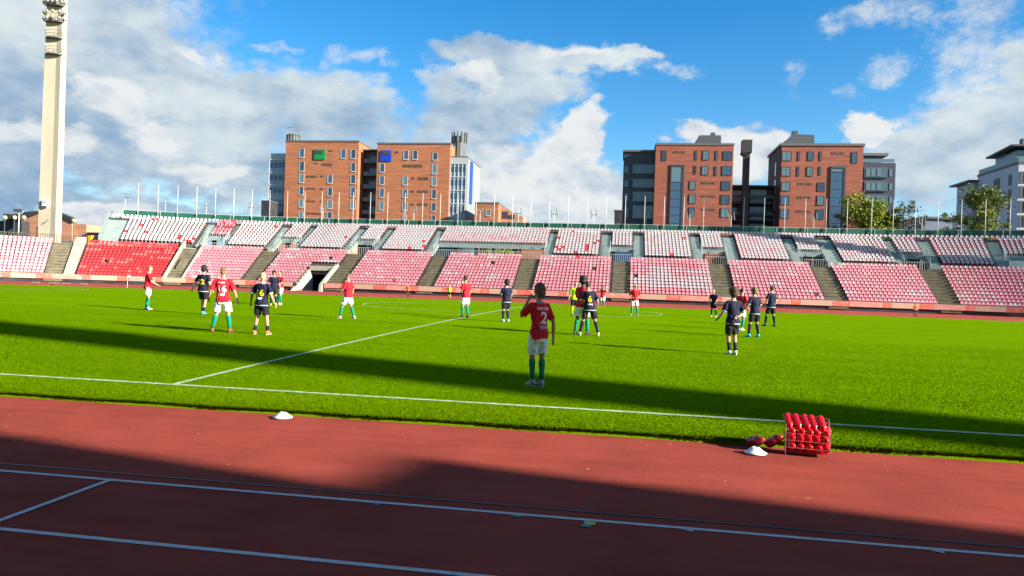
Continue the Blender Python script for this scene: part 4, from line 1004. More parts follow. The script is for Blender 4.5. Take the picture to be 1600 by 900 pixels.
mb = MB(); mb.box(a-.3, b+.3, 139.6, 150.4, d-.38, d); P0(mb.build('roof', m_roof), D3)
# ---- left: brick hall with gables
YL = 118.; G = (YL, 0, 290, 8)
BL = root('brick_hall', 'pale orange brick hall with dark sloping roofs behind the left seat block and mast', 'building', (-105, YL, 0))
def poly(par, name, pts, Y, D, m, g):
    P = [at(g[1]+a/g[3], g[2]+b/g[3], Y) for a, b in pts]; n = len(P); mb = MB()
    mb.add([(x, Y, z) for x, z in P]+[(x, Y+D, z) for x, z in P], [tuple(range(n))[::-1], tuple(range(n, 2*n))]+[(i, (i+1) % n, n+(i+1) % n, n+i) for i in range(n)])
    return P0(mb.build(name, m), par)
poly(BL, 'gable_wall', [(272, 700), (272, 428), (330, 412), (560, 318), (640, 318), (800, 412), (900, 470), (900, 700)], YL, 2, m_brL, G)
poly(BL, 'wing_wall', [(900, 700), (900, 472), (1080, 487), (1080, 700)], YL+.5, 10, m_brL, G)
poly(BL, 'roof', [(285, 330), (480, 316), (540, 296), (560, 312), (330, 406), (270, 424)], YL-.3, 3, plain('dark_roof', (.03, .036, .034)), G)
poly(BL, 'roof', [(640, 300), (890, 400), (905, 462), (800, 404), (640, 310)], YL-.3, 1.2, MATS['dark_roof'], G)
poly(BL, 'arched_door', [(475, 700), (475, 520), (490, 485), (515, 473), (545, 485), (545, 700)], YL-.15, .13, m_dark, G)
DL = root('dark_pavilion', 'low dark pavilion with green hoarding at the far left edge', 'building', (-130, YL-2, 0))
poly(DL, 'wall', [(-300, 700), (-300, 440), (268, 440), (268, 700)], YL-2, 8, m_dark, G); poly(DL, 'hoarding', [(-300, 700), (-300, 560), (262, 575), (262, 700)], YL-2.4, .3, m_green, G)
for k, (u, lab) in enumerate([(62, 'round cream lamp on a dark square box at the far left'), (182, 'round cream lamp on a dark square box left of the brick gable'), (300, 'round cream lamp against the brick gable left of the mast'), (925, 'round cream lamp above the brick wing right of the mast')]):
    v = 400 if k < 3 else 440
    x, z = at(u/8, 290+v/8, YL-4); r = root('globe_lamp', lab, 'lamp', (x, YL-4, 0))
    if k < 2: mb = MB(); mb.box(x-.75, x+.75, YL-3.6, YL-2.9, z-.8, z+.8); P0(mb.build('back_box', m_dark), r)
    mb = MB(); mb.ell((x, YL-4, z), (.42, .36, .42), n=12, m=8); P0(mb.build('globe', plain('cream_globe', (.55, .50, .25), .4), smooth=True), r)
    mb = MB(); mb.box(x-.06, x+.06, YL-4.1, YL-3.98, 0, z-.4); P0(mb.build('post', m_steel), r)
x, z = at(30, 330, YL-8); r = root('lamp_post', 'tall grey post with a crossbar of four small spotlights left of the mast', 'lamp post', (x, YL-8, 0))
mb = MB(); mb.tube([(x, YL-8, 0), (x, YL-8, z)], .1, 6); P0(mb.build('post', m_rail), r); mb = MB(); mb.box(x-.9, x+.9, YL-8.1, YL-7.9, z-.2, z-.05); P0(mb.build('crossbar', m_rail), r)
for i in range(4): mb = MB(); mb.box(x-.95+i*.5, x-.6+i*.5, YL-8.4, YL-8.0, z, z+.4); P0(mb.build('spotlight', m_steel), r)
x, z = at(177, 332, 108); r = root('lamp_post', 'thin street lamp with a short arm left of the white upper seats', 'lamp post', (x, 108, 0))
mb = MB(); mb.tube([(x, 108, 0), (x, 108, z)], .07, 6); P0(mb.build('post', m_rail), r); mb = MB(); mb.box(x-.7, x+.1, 107.9, 108.1, z, z+.1); P0(mb.build('arm', m_steel), r)
x, z = at(196, 309, 106); r = root('lamp_post', 'thin street lamp above the left end of the green wall', 'lamp post', (x, 106, 0))
mb = MB(); mb.tube([(x, 106, 0), (x, 106, z)], .06, 6); P0(mb.build('post', m_rail), r); mb = MB(); mb.box(x-.1, x+.8, 105.9, 106.1, z, z+.1); P0(mb.build('arm', m_steel), r)
DK = root('dark_shed', 'low dark shed between the brick hall and the grey stair of the upper tier', 'shed', (-85, YL, 0))
poly(DK, 'wall', [(1085, 700), (1085, 590), (1320, 592), (1330, 700)], YL, 6, m_dark, G); poly(DK, 'roof', [(1078, 592), (1078, 582), (1336, 586), (1336, 596)], YL-.2, 6.4, m_roof, G)
YW = root('yellow_cabinet', 'bright yellow cabinet at the head of the left brown stair', 'cabinet', (-75, 85, 6))
q = ov(-74.7, 65.5); mb = MB(); mb.box(q.x-.45, q.x+.25, q.y, q.y+.5, 5.9, 7.55); P0(mb.build('body', plain('cab_yellow', (.68, .40, .01), .5)), YW); mb = MB(); mb.box(q.x-.35, q.x+.15, q.y-.03, q.y-.003, 6.1, 7.4); P0(mb.build('door', plain('cab_yellow2', (.60, .34, .01), .5)), YW)
FC = root('fence', 'dark metal picket fence behind the left brown stair, beside the mast foot', 'fence', (-80, 86, 6))
for s in np.arange(-86, -74.9, .28):
    q = ov(s, 65.0); mb = MB(); mb.box(q.x-.03, q.x+.03, q.y-.03, q.y+.03, 5.9, 7.35); P0(mb.build('picket', plain('brown_steel', (.10, .07, .05), .6)), FC)
mb = MB(); sbox(mb, -86, -74.9, 64.97, 65.03, 7.35, 7.42); P0(mb.build('rail', MATS['brown_steel']), FC)
mb = MB(); sbox(mb, -86, -74.9, 65.2, 80, 5.6, 5.98); mb.build('terrace_ground', m_conc, kind='structure')
# ---- low buildings seen through the portals
def low(name, lab, s0, s1, Y, D, H, m, wins=0, wm_=None):
    r = root(name, lab, 'building', ((s0+s1)/2, Y, 0)); mb = MB(); mb.box(s0, s1, Y, Y+D, 0, H); P0(mb.build('wall', m), r)
    mb = MB(); mb.box(s0-.2, s1+.2, Y-.2, Y+D+.2, H+.003, H+.3); P0(mb.build('roof', m_roof), r)
    for i in range(wins):
        x = s0+(s1-s0)*(i+.5)/wins; w = window(r, (x-.6, x+.6, H-3.2, H-1.3), Y, 'white', wm_ or m_glass, 1)
    return r
low('brick_annex', 'orange brick annex seen through the wide opening, beside the yellow-green tree', -13.5, -4, 122, 8, 12.6, m_brA, 4)
low('glass_pavilion', 'grey glazed pavilion seen through the left part of the wide opening', -37, -22, 124, 8, 12.2, m_glass2, 0)
low('brick_annex', 'orange brick annex behind the middle of the wide opening', -21.8, -13.7, 126, 6, 12.8, m_brA, 3)
low('brick_annex', 'orange brick annex seen through the opening third from the left', -68, -50, 128, 8, 12.8, m_brL, 5)
low('glass_pavilion', 'teal glass pavilion seen through the narrow opening left of centre', 2, 12, 122, 6, 12.4, m_glassb, 0)
low('brick_annex', 'dark red brick annex seen through the opening beside the green bush', 14, 22.5, 122, 5, 12.4, m_brC, 0)
low('brick_annex', 'dark red brick annex with a grey window seen through a right-hand opening', 34, 47, 121, 5, 12.5, m_brC, 3, m_glass2)
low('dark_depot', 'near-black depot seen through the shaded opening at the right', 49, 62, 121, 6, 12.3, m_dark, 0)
low('glass_pavilion', 'pale teal glass pavilion seen through the rightmost opening', 63, 80, 118, 6, 12.2, m_glass2, 0)

# ------------------------------------------------------------------ trees
def leaf_mat(name, a, b, sp=None):
    m = mat(name, a, .6, .1, .9, .25, col2=b, tcoord='Object'); return m
lm_y = leaf_mat('leaves_yellow_green', (.10, .15, .010), (.26, .27, .015)); lm_g = leaf_mat('leaves_green', (.07, .10, .02), (.19, .21, .035)); lm_o = leaf_mat('leaves_autumn', (.16, .10, .02), (.22, .20, .03)); lm_d = leaf_mat('leaves_grey', (.05, .055, .045), (.10, .10, .06))
m_bark = mat('bark', (.09, .075, .06), .9, .2, 4)
def tree(x, y, z0, H, W, label, leaf, nleaf=5000, density=1., trunk=.22, clumps=26, bare=False, crown_lo=.3, seed=0):
    rd = random.Random(seed); r = root('tree', label, 'tree', (x, y, z0))
    mb = MB(); tips = []
    mb.tube([(0, 0, 0), (rd.uniform(-.2, .2), 0, H*.3), (rd.uniform(-.3, .3), rd.uniform(-.2, .2), H*.62), (rd.uniform(-.4, .4), 0, H*.93)], [trunk, trunk*.75, trunk*.45, .03], 8)
    nb = 60 if bare else 30
    for i in range(nb):
        t = crown_lo*.8+(.9-crown_lo*.8)*rd.random(); a = rd.uniform(0, 6.28); L = W*.5*(1.05-.75*abs(t-.55)/.6)*rd.uniform(.6, 1.05)
        p0 = Vector((0, 0, H*t)); p1 = p0+Vector((math.cos(a)*L*.5, math.sin(a)*L*.5, L*.25)); p2 = p0+Vector((math.cos(a)*L, math.sin(a)*L, L*rd.uniform(.3, .7)))
        mb.tube([p0, p1, p2], [trunk*.3, trunk*.17, .012], 5); tips.append(p2); tips.append(p1.lerp(p2, .5))
        for _ in range(4 if bare else 2):
            q = p1.lerp(p2, rd.random()); e = q+Vector((rd.uniform(-1, 1), rd.uniform(-1, 1), rd.uniform(.1, 1.1)))*W*.11; mb.tube([q, e], [.035, .008], 4); tips.append(e)
    mb.build('trunk', m_bark, r, smooth=True)
    lv = MB(); cl = [(rd.choice(tips)+Vector((rd.gauss(0, .3), rd.gauss(0, .3), rd.gauss(0, .3)))*W*.1, rd.uniform(.06, .15)*W) for _ in range(clumps)]
    for i in range(nleaf):
        c, rr = rd.choice(cl); p = c+Vector((rd.gauss(0, 1), rd.gauss(0, 1), rd.gauss(0, .75)))*rr*.62
        s = rd.uniform(.10, .22); a = Vector((rd.gauss(0, 1), rd.gauss(0, 1), rd.gauss(0, 1))).normalized(); b = a.cross(Vector((rd.gauss(0, 1), rd.gauss(0, 1), rd.gauss(0, 1)))).normalized()
        lv.add([p-a*s, p+b*s*.6, p+a*s, p-b*s*.6], [(0, 1, 2, 3)])
    lv.build('crown', leaf, r)
def tpx(px, ptop, Y, wpx, label, leaf, **k):
    x, z = at(px, ptop, Y); w = at(px+wpx/2, ptop, Y)[0]-at(px-wpx/2, ptop, Y)[0]
    tree(x, Y, 0, z, w, label, leaf, **k)
tpx(1350, 304, 118, 80, 'yellow-green leafy tree in front of the glazed wing of the right brick block', lm_y, nleaf=16000, clumps=60, crown_lo=.55, seed=3)
tpx(1388, 316, 119, 46, 'smaller yellow-green tree just right of the biggest bright one', lm_y, nleaf=7500, clumps=34, crown_lo=.55, seed=31)
tpx(1318, 322, 117, 36, 'low autumn-brown tree left of the yellow-green tree', lm_o, nleaf=4600, clumps=26, crown_lo=.6, seed=4)
tpx(1418, 306, 118, 50, 'nearly bare grey tree against the blue gap of sky', lm_d, nleaf=2600, clumps=60, bare=True, crown_lo=.5, seed=5)
tpx(1442, 328, 119, 24, 'small bare shrub-like tree right of the bare grey tree', lm_d, nleaf=350, clumps=20, bare=True, crown_lo=.6, seed=6)
tpx(1536, 286, 122, 84, 'big dark green tree with gaps in front of the pale block', lm_g, nleaf=11000, clumps=62, crown_lo=.5, trunk=.3, seed=8)
tpx(1540, 320, 119, 60, 'yellowish lower tree in front of the big dark green one', lm_y, nleaf=7500, clumps=40, crown_lo=.55, seed=9)
tpx(1492, 318, 121, 50, 'loose green tree left of the big dark one', lm_g, nleaf=4600, clumps=44, crown_lo=.5, seed=10)
tree(-15.5, 117, 0, 12.6, 6.5, 'yellow-green tree seen through the wide opening under the upper tier', lm_y, nleaf=3500, clumps=40, crown_lo=.5, seed=12)
tree(24.6, 112, 0, 11.6, 4.6, 'bright green bush-like tree filling the opening right of centre', lm_y, nleaf=4000, clumps=40, crown_lo=.45, seed=13)
tree(27.5, 113, 0, 11.3, 3.6, 'darker green tree behind the bright bush in the opening right of centre', lm_g, nleaf=2500, clumps=30, crown_lo=.45, seed=14)

# ------------------------------------------------------------------ people
def voxel(mb, vox, name, wrinkle=0., wfreq=9., seed=0, iters=2):
    me = mb.mesh(name); o = bpy.data.objects.new('tmp', me); COL.objects.link(o)
    md = o.modifiers.new('r', 'REMESH'); md.mode = 'VOXEL'; md.voxel_size = vox; md.use_smooth_shade = True
    sm = o.modifiers.new('s', 'SMOOTH'); sm.factor = .5; sm.iterations = iters
    dg = bpy.context.evaluated_depsgraph_get(); nm = bpy.data.meshes.new_from_object(o.evaluated_get(dg), depsgraph=dg)
    bpy.data.objects.remove(o); bpy.data.meshes.remove(me); nm.name = name
    if wrinkle:
        n = len(nm.vertices); co = np.empty(n*3, np.float32); no = np.empty(n*3, np.float32); nm.vertices.foreach_get('co', co); nm.vertices.foreach_get('normal', no)
        co = co.reshape(-1, 3); no = no.reshape(-1, 3); off = Vector((seed*3.7, seed, 0))
        d = np.array([mnoise.noise(Vector((c[0]*wfreq, c[1]*wfreq, c[2]*wfreq*.8+c[0]*4))+off)+.5*mnoise.noise(Vector((c[0]*wfreq*2.4, c[1]*wfreq*2.4, c[2]*wfreq*1.6))+off) for c in co.tolist()], np.float32)
        nm.vertices.foreach_set('co', (co+no*(d*wrinkle)[:, None]).ravel()); nm.update()
    return nm
cloth = {}
def cl(name, col, rough=.8):
    if name not in cloth: cloth[name] = mat('cloth_'+name, col, rough, .08, 14, .2)
    return cloth[name]
RED, NAVY = cl('red', (.56, .014, .026)), cl('navy', (.009, .011, .032)); WHT = cl('white', (.74, .74, .76)); BLK = cl('black', (.014, .013, .016)); GRN = cl('green', (.005, .20, .11)); NSOCK = cl('navy_sock', (.012, .014, .035))
LIME = cl('lime', (.42, .62, .01)); YSOCK = cl('yellow', (.60, .55, .03)); ORG = cl('orange', (.62, .10, .015)); NTRIM = cl('trim', (.42, .44, .50))
HB, HD, HBL, HL = mat('hair_brown', (.055, .034, .02), .7, .3, 30), mat('hair_black', (.010, .008, .008), .6, .3, 30), mat('hair_blond', (.42, .33, .14), .6, .3, 30), mat('hair_light_brown', (.15, .10, .045), .7, .3, 30)
GOLD = cl('gold', (.66, .52, .01)); m_eye = plain('eye', (.02, .015, .01), .2)
LAV = cl('lavender', (.42, .38, .52))
def boot_mat(c): return mat('boot_%d_%d_%d' % tuple(int(q*99) for q in c), c, .35, .1, 20, .5)
def person(px, feet, label, h, face, shirt, shorts, sock, boot, hair, skin=m_skin, legs=((-.12, .03), (.12, -.03)), arms=None, lean=0., twist=0., num=None, numcol=None, text=None, sockh=.46, hairk='short', near=False, trim=None, headturn=0., side=0., sub=None, group=None, bendk=(.03, .03), pos=None, headtilt=0., slim=1.):
    # face: heading of the chest in degrees, 0 = away from the camera (+y), clockwise seen from above (90 = +x)
    if pos is None:
        d = ray(px, feet); x = y = 0; z = .3
        for _ in range(25):
            t = (z-CP[2])/d.z; x, y = CP[0]+d.x*t, CP[1]+d.y*t; z = gz(x, y) if y < 69.5 else 0
    else: x, y, z = pos
    rr = root('person', label, 'person', (x, y, z+(.03 if y < 69.2 else 0)), -R_(face), group)
    if not lean and not side: lean, side = random.uniform(.0, .05), random.uniform(-.045, .045); bendk = (random.uniform(.0, .07), random.uniform(.0, .07))
    k = h/1.80; rr.scale = (k*slim, k*slim, k); vox = .0085 if near else (.012 if y < 14 else .017)
    arms = arms or (((-.27, -.02, 1.13), (-.30, .08, .90)), ((.27, -.02, 1.13), (.30, .08, .90)))
    tw = R_(twist); ct, st = math.cos(tw), math.sin(tw)
    def T(p, ht=None):     # lean of the trunk about the hip, side = sway
        p = Vector(p); f = max(0, p.z-.92); q = Vector((p.x*ct-p.y*st, p.x*st+p.y*ct, p.z)) if p.z > 1.15 else p.copy()
        return Vector((q.x+side*f, q.y+math.sin(lean)*f, .92+(q.z-.92)*math.cos(lean) if p.z > .92 else q.z))
    hips = (Vector((-.095, 0, .90)), Vector((.095, 0, .90)))
    ank = [Vector((fx, fy, .085)) for fx, fy in legs]
    knee = []
    for i in range(2):
        m_ = hips[i].lerp(ank[i], .49); m_.y += bendk[i]; knee.append(m_)
    body = MB()
    def torso(mb, e, zs):
        for_r = {.84: (.165, .118), .92: (.168, .118), 1.02: (.150, .104), 1.12: (.148, .100), 1.24: (.168, .112), 1.34: (.182, .112), 1.41: (.172, .095), 1.455: (.115, .075), 1.49: (.06, .06)}
        rs = []
        for z_ in zs:
            rx, ry = for_r[z_]; e_ = e*(1.75 if z_ < .95 else 1.3 if z_ < 1.1 else 1); rx += e_; ry += e_
            rs.append([T((rx*math.cos(2*math.pi*j/20)*(1 if abs(math.cos(2*math.pi*j/20)) < .8 else .97), ry*math.sin(2*math.pi*j/20)-.004, z_)) for j in range(20)])
        mb.rings(rs)
    torso(body, 0, [.84, .92, 1.02, 1.12, 1.24, 1.34, 1.41, 1.455, 1.49])
    nb, hc = T((0, .0, 1.45)), T((0, .02, 1.665)); hc.z += -.0
    body.tube([nb, T((0, .008, 1.50)), T((0, .015, 1.58))], [.066, .056, .056], 12)
    hr = Matrix.Rotation(-R_(headturn), 3, 'Z') @ Matrix.Rotation(R_(headtilt), 3, 'X')
    body.ell(hc, (.074, .093, .110), hr, 16, 12); body.ell(hc+hr @ Vector((0, .028, -.055)), (.056, .064, .064), hr, 12, 8)
    body.ell(hc+hr @ Vector((0, .098, -.012)), (.013, .020, .024), hr, 8, 6); body.ell(hc+hr @ Vector((0, .078, -.085)), (.026, .02, .018), hr, 8, 6)
    for sx in (-1, 1): body.ell(hc+hr @ Vector((sx*.077, -.004, -.008)), (.012, .020, .030), hr, 8, 6)
    sh = [T((-.185, 0, 1.405)), T((.185, 0, 1.405))]
    A = []
    for i, (e_, w_) in enumerate(arms):
        e_, w_ = T(e_) if e_[2] > .92 else Vector(e_), T(w_) if w_[2] > .92 else Vector(w_)+Vector((side*0, 0, 0))
        A.append((sh[i], e_, w_)); sx = -1 if i == 0 else 1
        body.tube([sh[i], sh[i].lerp(e_, .4), e_, e_.lerp(w_, .35), w_], [.052, .049, .038, .040, .026], 10)
        d = (w_-e_).normalized(); side_v = d.cross(Vector((0, 1, 0)) if abs(d.y) < .8 else Vector((0, 0, 1))).normalized(); nrm = d.cross(side_v)
        if abs(d.z) > .5: side_v, nrm = nrm, side_v
        palm = w_+d*.045; body.tube([w_, w_+d*.03, w_+d*.085], [(.024, .020), (.036, .017), (.038, .014)], 8)
        cur = nrm*(.35*(1 if (nrm.y > 0) else -1))
        for f in range(4):
            o_ = side_v*(-.027+f*.018); L = (.062, .072, .067, .052)[f]; s_ = palm+d*.035+o_; m1 = s_+(d+cur*.3).normalized()*L*.5; m2 = m1+(d+cur).normalized()*L*.5
            body.tube([s_, m1, m2], [.0095, .009, .007], 6)
        th = w_+d*.02+side_v*.03*(-sx); body.tube([w_+d*.012, th+d*.02+side_v*.01*(-sx), th+d*.055+side_v*.018*(-sx)], [.013, .0115, .008], 6)
    for i in range(2):
        body.tube([hips[i]+Vector((0, 0, .02)), hips[i].lerp(knee[i], .5), knee[i], knee[i].lerp(ank[i], .3), knee[i].lerp(ank[i], .65), ank[i]], [.088, .076, .052, .055, .042, .034], 12)
        body.ell(knee[i]+Vector((0, .014, 0)), (.045, .045, .055), n=8, m=6)
        body.ell(hips[i]+Vector((0, -.035, -.04)), (.08, .075, .08), n=10, m=8); body.ell(ank[i]+Vector((0, .05, -.045)), (.032, .085, .028), n=8, m=6)
    link('body', voxel(body, vox*.9 if near else vox, 'body'), skin, rr)
    # shirt
    s_ = MB(); torso(s_, .022, [.84, .92, 1.02, 1.12, 1.24, 1.34, 1.41, 1.455])
    for i in range(2):
        a, e_, _ = A[i]; inn = a.lerp(T((0, 0, 1.38)), .35); s_.tube([inn, a, a.lerp(e_, .45), a.lerp(e_, .82)], [.075, .068, .068, .074], 12)
    shm = voxel(s_, vox, 'shirt', .018 if near else .013, 9, px % 97); shirt_o = link('shirt', shm, shirt, rr)
    bvh = BVHTree.FromPolygons([v.co for v in shm.vertices], [tuple(p.vertices) for p in shm.polygons])
    def decal(mesh_v, mesh_f, m, name, off=.013):
        vs = []
        for v in mesh_v:
            hit = bvh.ray_cast(T((v[0], -.6, v[1])), Vector((0, 1, 0)))
            vs.append((hit[0]+Vector((0, -off, 0))) if hit[0] else Vector((v[0], -.12, v[1])))
        me = bpy.data.meshes.new(name); me.from_pydata([tuple(q) for q in vs], [], mesh_f); link(name, me, m, rr)
    def textm(body_, size, cx_, cz_):
        c = bpy.data.curves.new('t', 'FONT'); c.body = body_; c.size = size; c.align_x = 'CENTER'; c.resolution_u = 3; c.offset = size*.025
        o = bpy.data.objects.new('t', c); COL.objects.link(o); dg = bpy.context.evaluated_depsgraph_get(); me = bpy.data.meshes.new_from_object(o.evaluated_get(dg), depsgraph=dg)
        bpy.data.objects.remove(o); bm = bmesh.new(); bm.from_mesh(me); bmesh.ops.triangulate(bm, faces=bm.faces); bmesh.ops.subdivide_edges(bm, edges=bm.edges, cuts=5, use_grid_fill=True)
        v = [(q.co.x+cx_, q.co.y+cz_) for q in bm.verts]; f = [tuple(w.index for w in p.verts) for p in bm.faces]; bm.free(); return v, f
    if num: v, f = textm(num, .28 if len(num) < 2 else .25, 0, 1.11); decal(v, f, numcol or WHT, 'number')
    if text: v, f = textm(text, .062, 0, 1.345); decal(v, f, WHT, 'name_print')
    if sub:
        v = []; f = []
        for i in range(7 if not near else 9):
            n_ = 7 if not near else 9; x0 = -.085+.17*i/n_; x1 = x0+.013; z0 = 1.0+.01*(i % 3); z1 = z0+.035+.02*((i*5) % 3 == 0)+(.02 if near else 0)
            b = len(v); v += [(x0, z0), (x1, z0), (x1+.004, z1), (x0+.004, z1)]; f.append((b, b+1, b+2, b+3))
        decal(v, f, sub, 'sponsor_print')
    if trim:
        t_ = MB(); rx, ry = .165+.043, .118+.043
        t_.rings([[T((rx*math.cos(2*math.pi*j/20), ry*math.sin(2*math.pi*j/20)-.004, z_)) for j in range(20)] for z_ in (.825, .85)]); link('hem_trim', t_.mesh('hem_trim', True), trim, rr)
        for i in range(2):
            a, e_, _ = A[i]; t_ = MB(); t_.tube([a.lerp(e_, .80), a.lerp(e_, .86)], [.074, .075], 12); link('cuff_trim', t_.mesh('cuff_trim', True), trim, rr)
        t_ = MB(); t_.tube([T((0, .0, 1.455)), T((0, .006, 1.50))], [.068, .062], 12); link('collar', t_.mesh('collar', True), trim, rr)
    # shorts
    q_ = MB()
    q_.rings([[Vector((rx*math.cos(2*math.pi*j/20), ry*math.sin(2*math.pi*j/20)-.004, z_)) for j in range(20)] for z_, rx, ry in ((.78, .17, .125), (.86, .186, .136), (.95, .178, .128), (1.0, .165, .118))])
    for i in range(2):
        kk = knee[i]; q_.tube([hips[i], hips[i].lerp(kk, .3), hips[i].lerp(kk, .62), hips[i].lerp(kk, .84)], [.10, .108, .105, .104], 14)
    link('shorts', voxel(q_, vox, 'shorts', .018, 9, (px*3) % 97), shorts, rr)
    for i in range(2):
        top = ank[i].lerp(knee[i], sockh/.46*.93); q_ = MB(); 
        if sockh > .3: q_.tube([top, ank[i].lerp(knee[i], .70), ank[i].lerp(knee[i], .35), ank[i]], [.058, .063, .050, .042], 12)
        else: q_.tube([top, ank[i]], [.051, .044], 12)
        link('sock', q_.mesh('sock', True), sock, rr)
        a = ank[i]; out_ = (-1 if i == 0 else 1)*.18; fd = Vector((math.sin(out_), math.cos(out_), 0)); b_ = MB(); base = Vector((a.x, a.y, 0))
        pr = [(-.07, .050, .024, .040), (-.042, .052, .034, .046), (.02, .048, .036, .042), (.08, .036, .040, .030), (.135, .028, .035, .023), (.165, .022, .018, .014)]
        sd = Vector((fd.y, -fd.x, 0)); b_.rings([[base+fd*t+sd*(w*math.cos(2*math.pi*j/12))+Vector((0, 0, max(.004, zc2+hh*math.sin(2*math.pi*j/12)))) for j in range(12)] for t, zc2, w, hh in pr])
        b_.tube([base+Vector((0, 0, .06)), base+Vector((0, 0, .115))], [.046, .045], 12); link('boot', b_.mesh('boot', True), boot_mat(boot), rr)
        b_ = MB(); b_.rings([[base+fd*t+sd*(w*1.04*math.cos(2*math.pi*j/12))+Vector((0, 0, z_)) for j in range(12)] for t, w in ((0, .0), (0, .0))] if False else [[base+fd*(.045+.12*math.cos(2*math.pi*j/16))+sd*(.039*math.sin(2*math.pi*j/16))+Vector((0, 0, z_)) for j in range(16)] for z_ in (-.012, .012)]); link('boot_sole', b_.mesh('boot_sole'), boot_mat((.5, .5, .5)) if boot[0] > .3 else m_black, rr)
    # hair
    h_ = MB(); big = {'short': 0, 'curly': .022, 'afro': .034, 'crop': -.004, 'long': .020}[hairk]
    h_.ell(hc+hr @ Vector((0, -.018, .030+big*.6)), (.083+big, .094+big, .092+big), hr, 16, 10)
    if hairk in ('curly', 'afro', 'long', 'short'): h_.ell(hc+hr @ Vector((0, -.045, -.02)), (.074+big, .066+big, .068+big*1.1+(.03 if hairk == 'long' else 0)), hr, 14, 8)
    link('hair', voxel(h_, vox, 'hair', .016 if big > .01 else .010, 34 if big > .01 else 26, px % 31, 1), hair, rr)
    for sx in (-1, 1):
        e2 = MB(); e2.ell(hc+hr @ Vector((sx*.030, .084, .012)), (.011, .008, .007), hr, 8, 6); link('eye', e2.mesh('eye', True), m_eye, rr)
    e2 = MB(); e2.ell(hc+hr @ Vector((0, .086, -.058)), (.022, .008, .006), hr, 8, 6); link('mouth', e2.mesh('mouth', True), plain('lips', (.30, .09, .075)), rr)
    return rr
D_ = ((-.27, -.02, 1.13), (-.30, .08, .90)), ((.27, -.02, 1.13), (.30, .08, .90))
HG = mat('hair_sandy_brown', (.095, .070, .042), .7, .35, 30)
person(839, 606, 'person in red shirt number 2 standing on the shadow band, left hand raised', 1.73, -46, RED, WHT, GRN, (.34, .34, .40), HG,
       legs=((-.07, .06), (.05, -.07)), arms=(((-.27, .21, 1.22), (-.09, .23, 1.50)), ((.26, -.12, 1.12), (.28, -.10, .86))), num='2', text='SUNTIDIN', sub=LAV, near=True, headturn=-20, hairk='long', bendk=(.03, .02), slim=.92)
person(347, 521, 'person in a red shirt number 16 with legs wide apart', 1.83, -12, RED, WHT, GRN, (.30, .04, .03), HL,
       legs=((-.27, 0), (.20, .02)), arms=(((-.33, -.04, 1.14), (-.42, .10, .92)), ((.32, -.04, 1.12), (.36, .06, .88))), num='16', text='AULIO', sub=WHT, hairk='short', near=True)
person(407, 524, 'blond person in a navy shirt number 16, black shorts and orange boots', 1.72, 2, NAVY, BLK, NSOCK, (.62, .16, .05), HBL,
       legs=((-.19, 0), (.21, .02)), arms=(((-.30, -.03, 1.14), (-.38, .07, .90)), ((.30, -.03, 1.14), (.36, .08, .90))), num='16', numcol=GOLD, sub=WHT, sockh=.20, near=True, trim=NTRIM, lean=.04)
person(316, 492, 'person with dark hair in a navy shirt number 22 walking away, teal boots', 1.87, 5, NAVY, BLK, NSOCK, (.03, .42, .50), HD,
       legs=((-.07, .10), (.10, -.08)), arms=(((-.33, -.05, 1.14), (-.45, .0, .93)), ((.29, -.03, 1.13), (.33, .08, .90))), num='22', numcol=GOLD, sockh=.20, hairk='curly', trim=NTRIM)
person(230, 485, 'leftmost person in a red shirt turned right with one arm held forward', 1.82, 55, RED, WHT, GRN, (.5, .6, .6), HL,
       legs=((-.10, .02), (.10, -.04)), arms=(((-.25, -.05, 1.14), (-.28, .02, .90)), ((.24, .12, 1.13), (.25, .36, 1.0))))
person(427, 478, 'person in navy half hidden behind the blond number 16', 1.80, 150, NAVY, BLK, NSOCK, (.45, .5, .05), HD, hairk='curly')
person(437, 477, 'person in a red shirt just right of the blond number 16, farther away', 1.82, 200, RED, WHT, GRN, (.5, .3, .2), HB, arms=(((-.25, .10, 1.16), (-.10, .25, 1.05)), ((.25, .10, 1.16), (.10, .25, 1.1))))
person(543, 499, 'person in a red shirt facing left with feet wide apart, left of the centre circle', 1.75, -75, RED, WHT, GRN, (.6, .45, .42), HL,
       legs=((-.10, .30), (.10, -.24)), arms=(((-.24, .10, 1.14), (-.22, .30, .98)), ((.24, -.06, 1.14), (.26, .04, .90))), hairk='crop')
person(727, 497, 'person in a red shirt standing sideways where halfway line and circle meet', 1.84, -60, RED, WHT, GRN, (.10, .05, .04), HB,
       legs=((-.08, .08), (.10, -.06)), arms=(((-.20, .06, 1.15), (-.12, .20, 1.02)), ((.24, -.08, 1.15), (.22, .02, .94))))
person(790, 504, 'person with black hair in a navy shirt inside the circle, white boots', 1.70, -40, NAVY, BLK, NSOCK, (.62, .62, .6), HD,
       legs=((-.12, .02), (.12, 0)), arms=(((-.22, .08, 1.14), (-.10, .20, 1.05)), ((.25, .0, 1.14), (.22, .14, .95))), hairk='afro', trim=NTRIM)
person(897, 495, 'referee in a lime yellow shirt and black shorts behind the tussling players', 1.74, 170, LIME, BLK, YSOCK, (.02, .02, .02), HB,
       arms=(((-.27, -.02, 1.13), (-.32, .02, .90)), ((.27, -.02, 1.13), (.30, .04, .90))))
person(908, 524, 'tall dark-haired person in a red shirt pressed against the navy number 6', 1.90, 30, RED, WHT, GRN, (.03, .03, .03), HD, m_skind,
       legs=((-.20, -.05), (.16, .10)), arms=(((-.25, .05, 1.16), (-.2, .22, 1.0)), ((.26, .12, 1.16), (.20, .30, 1.10))), hairk='afro')
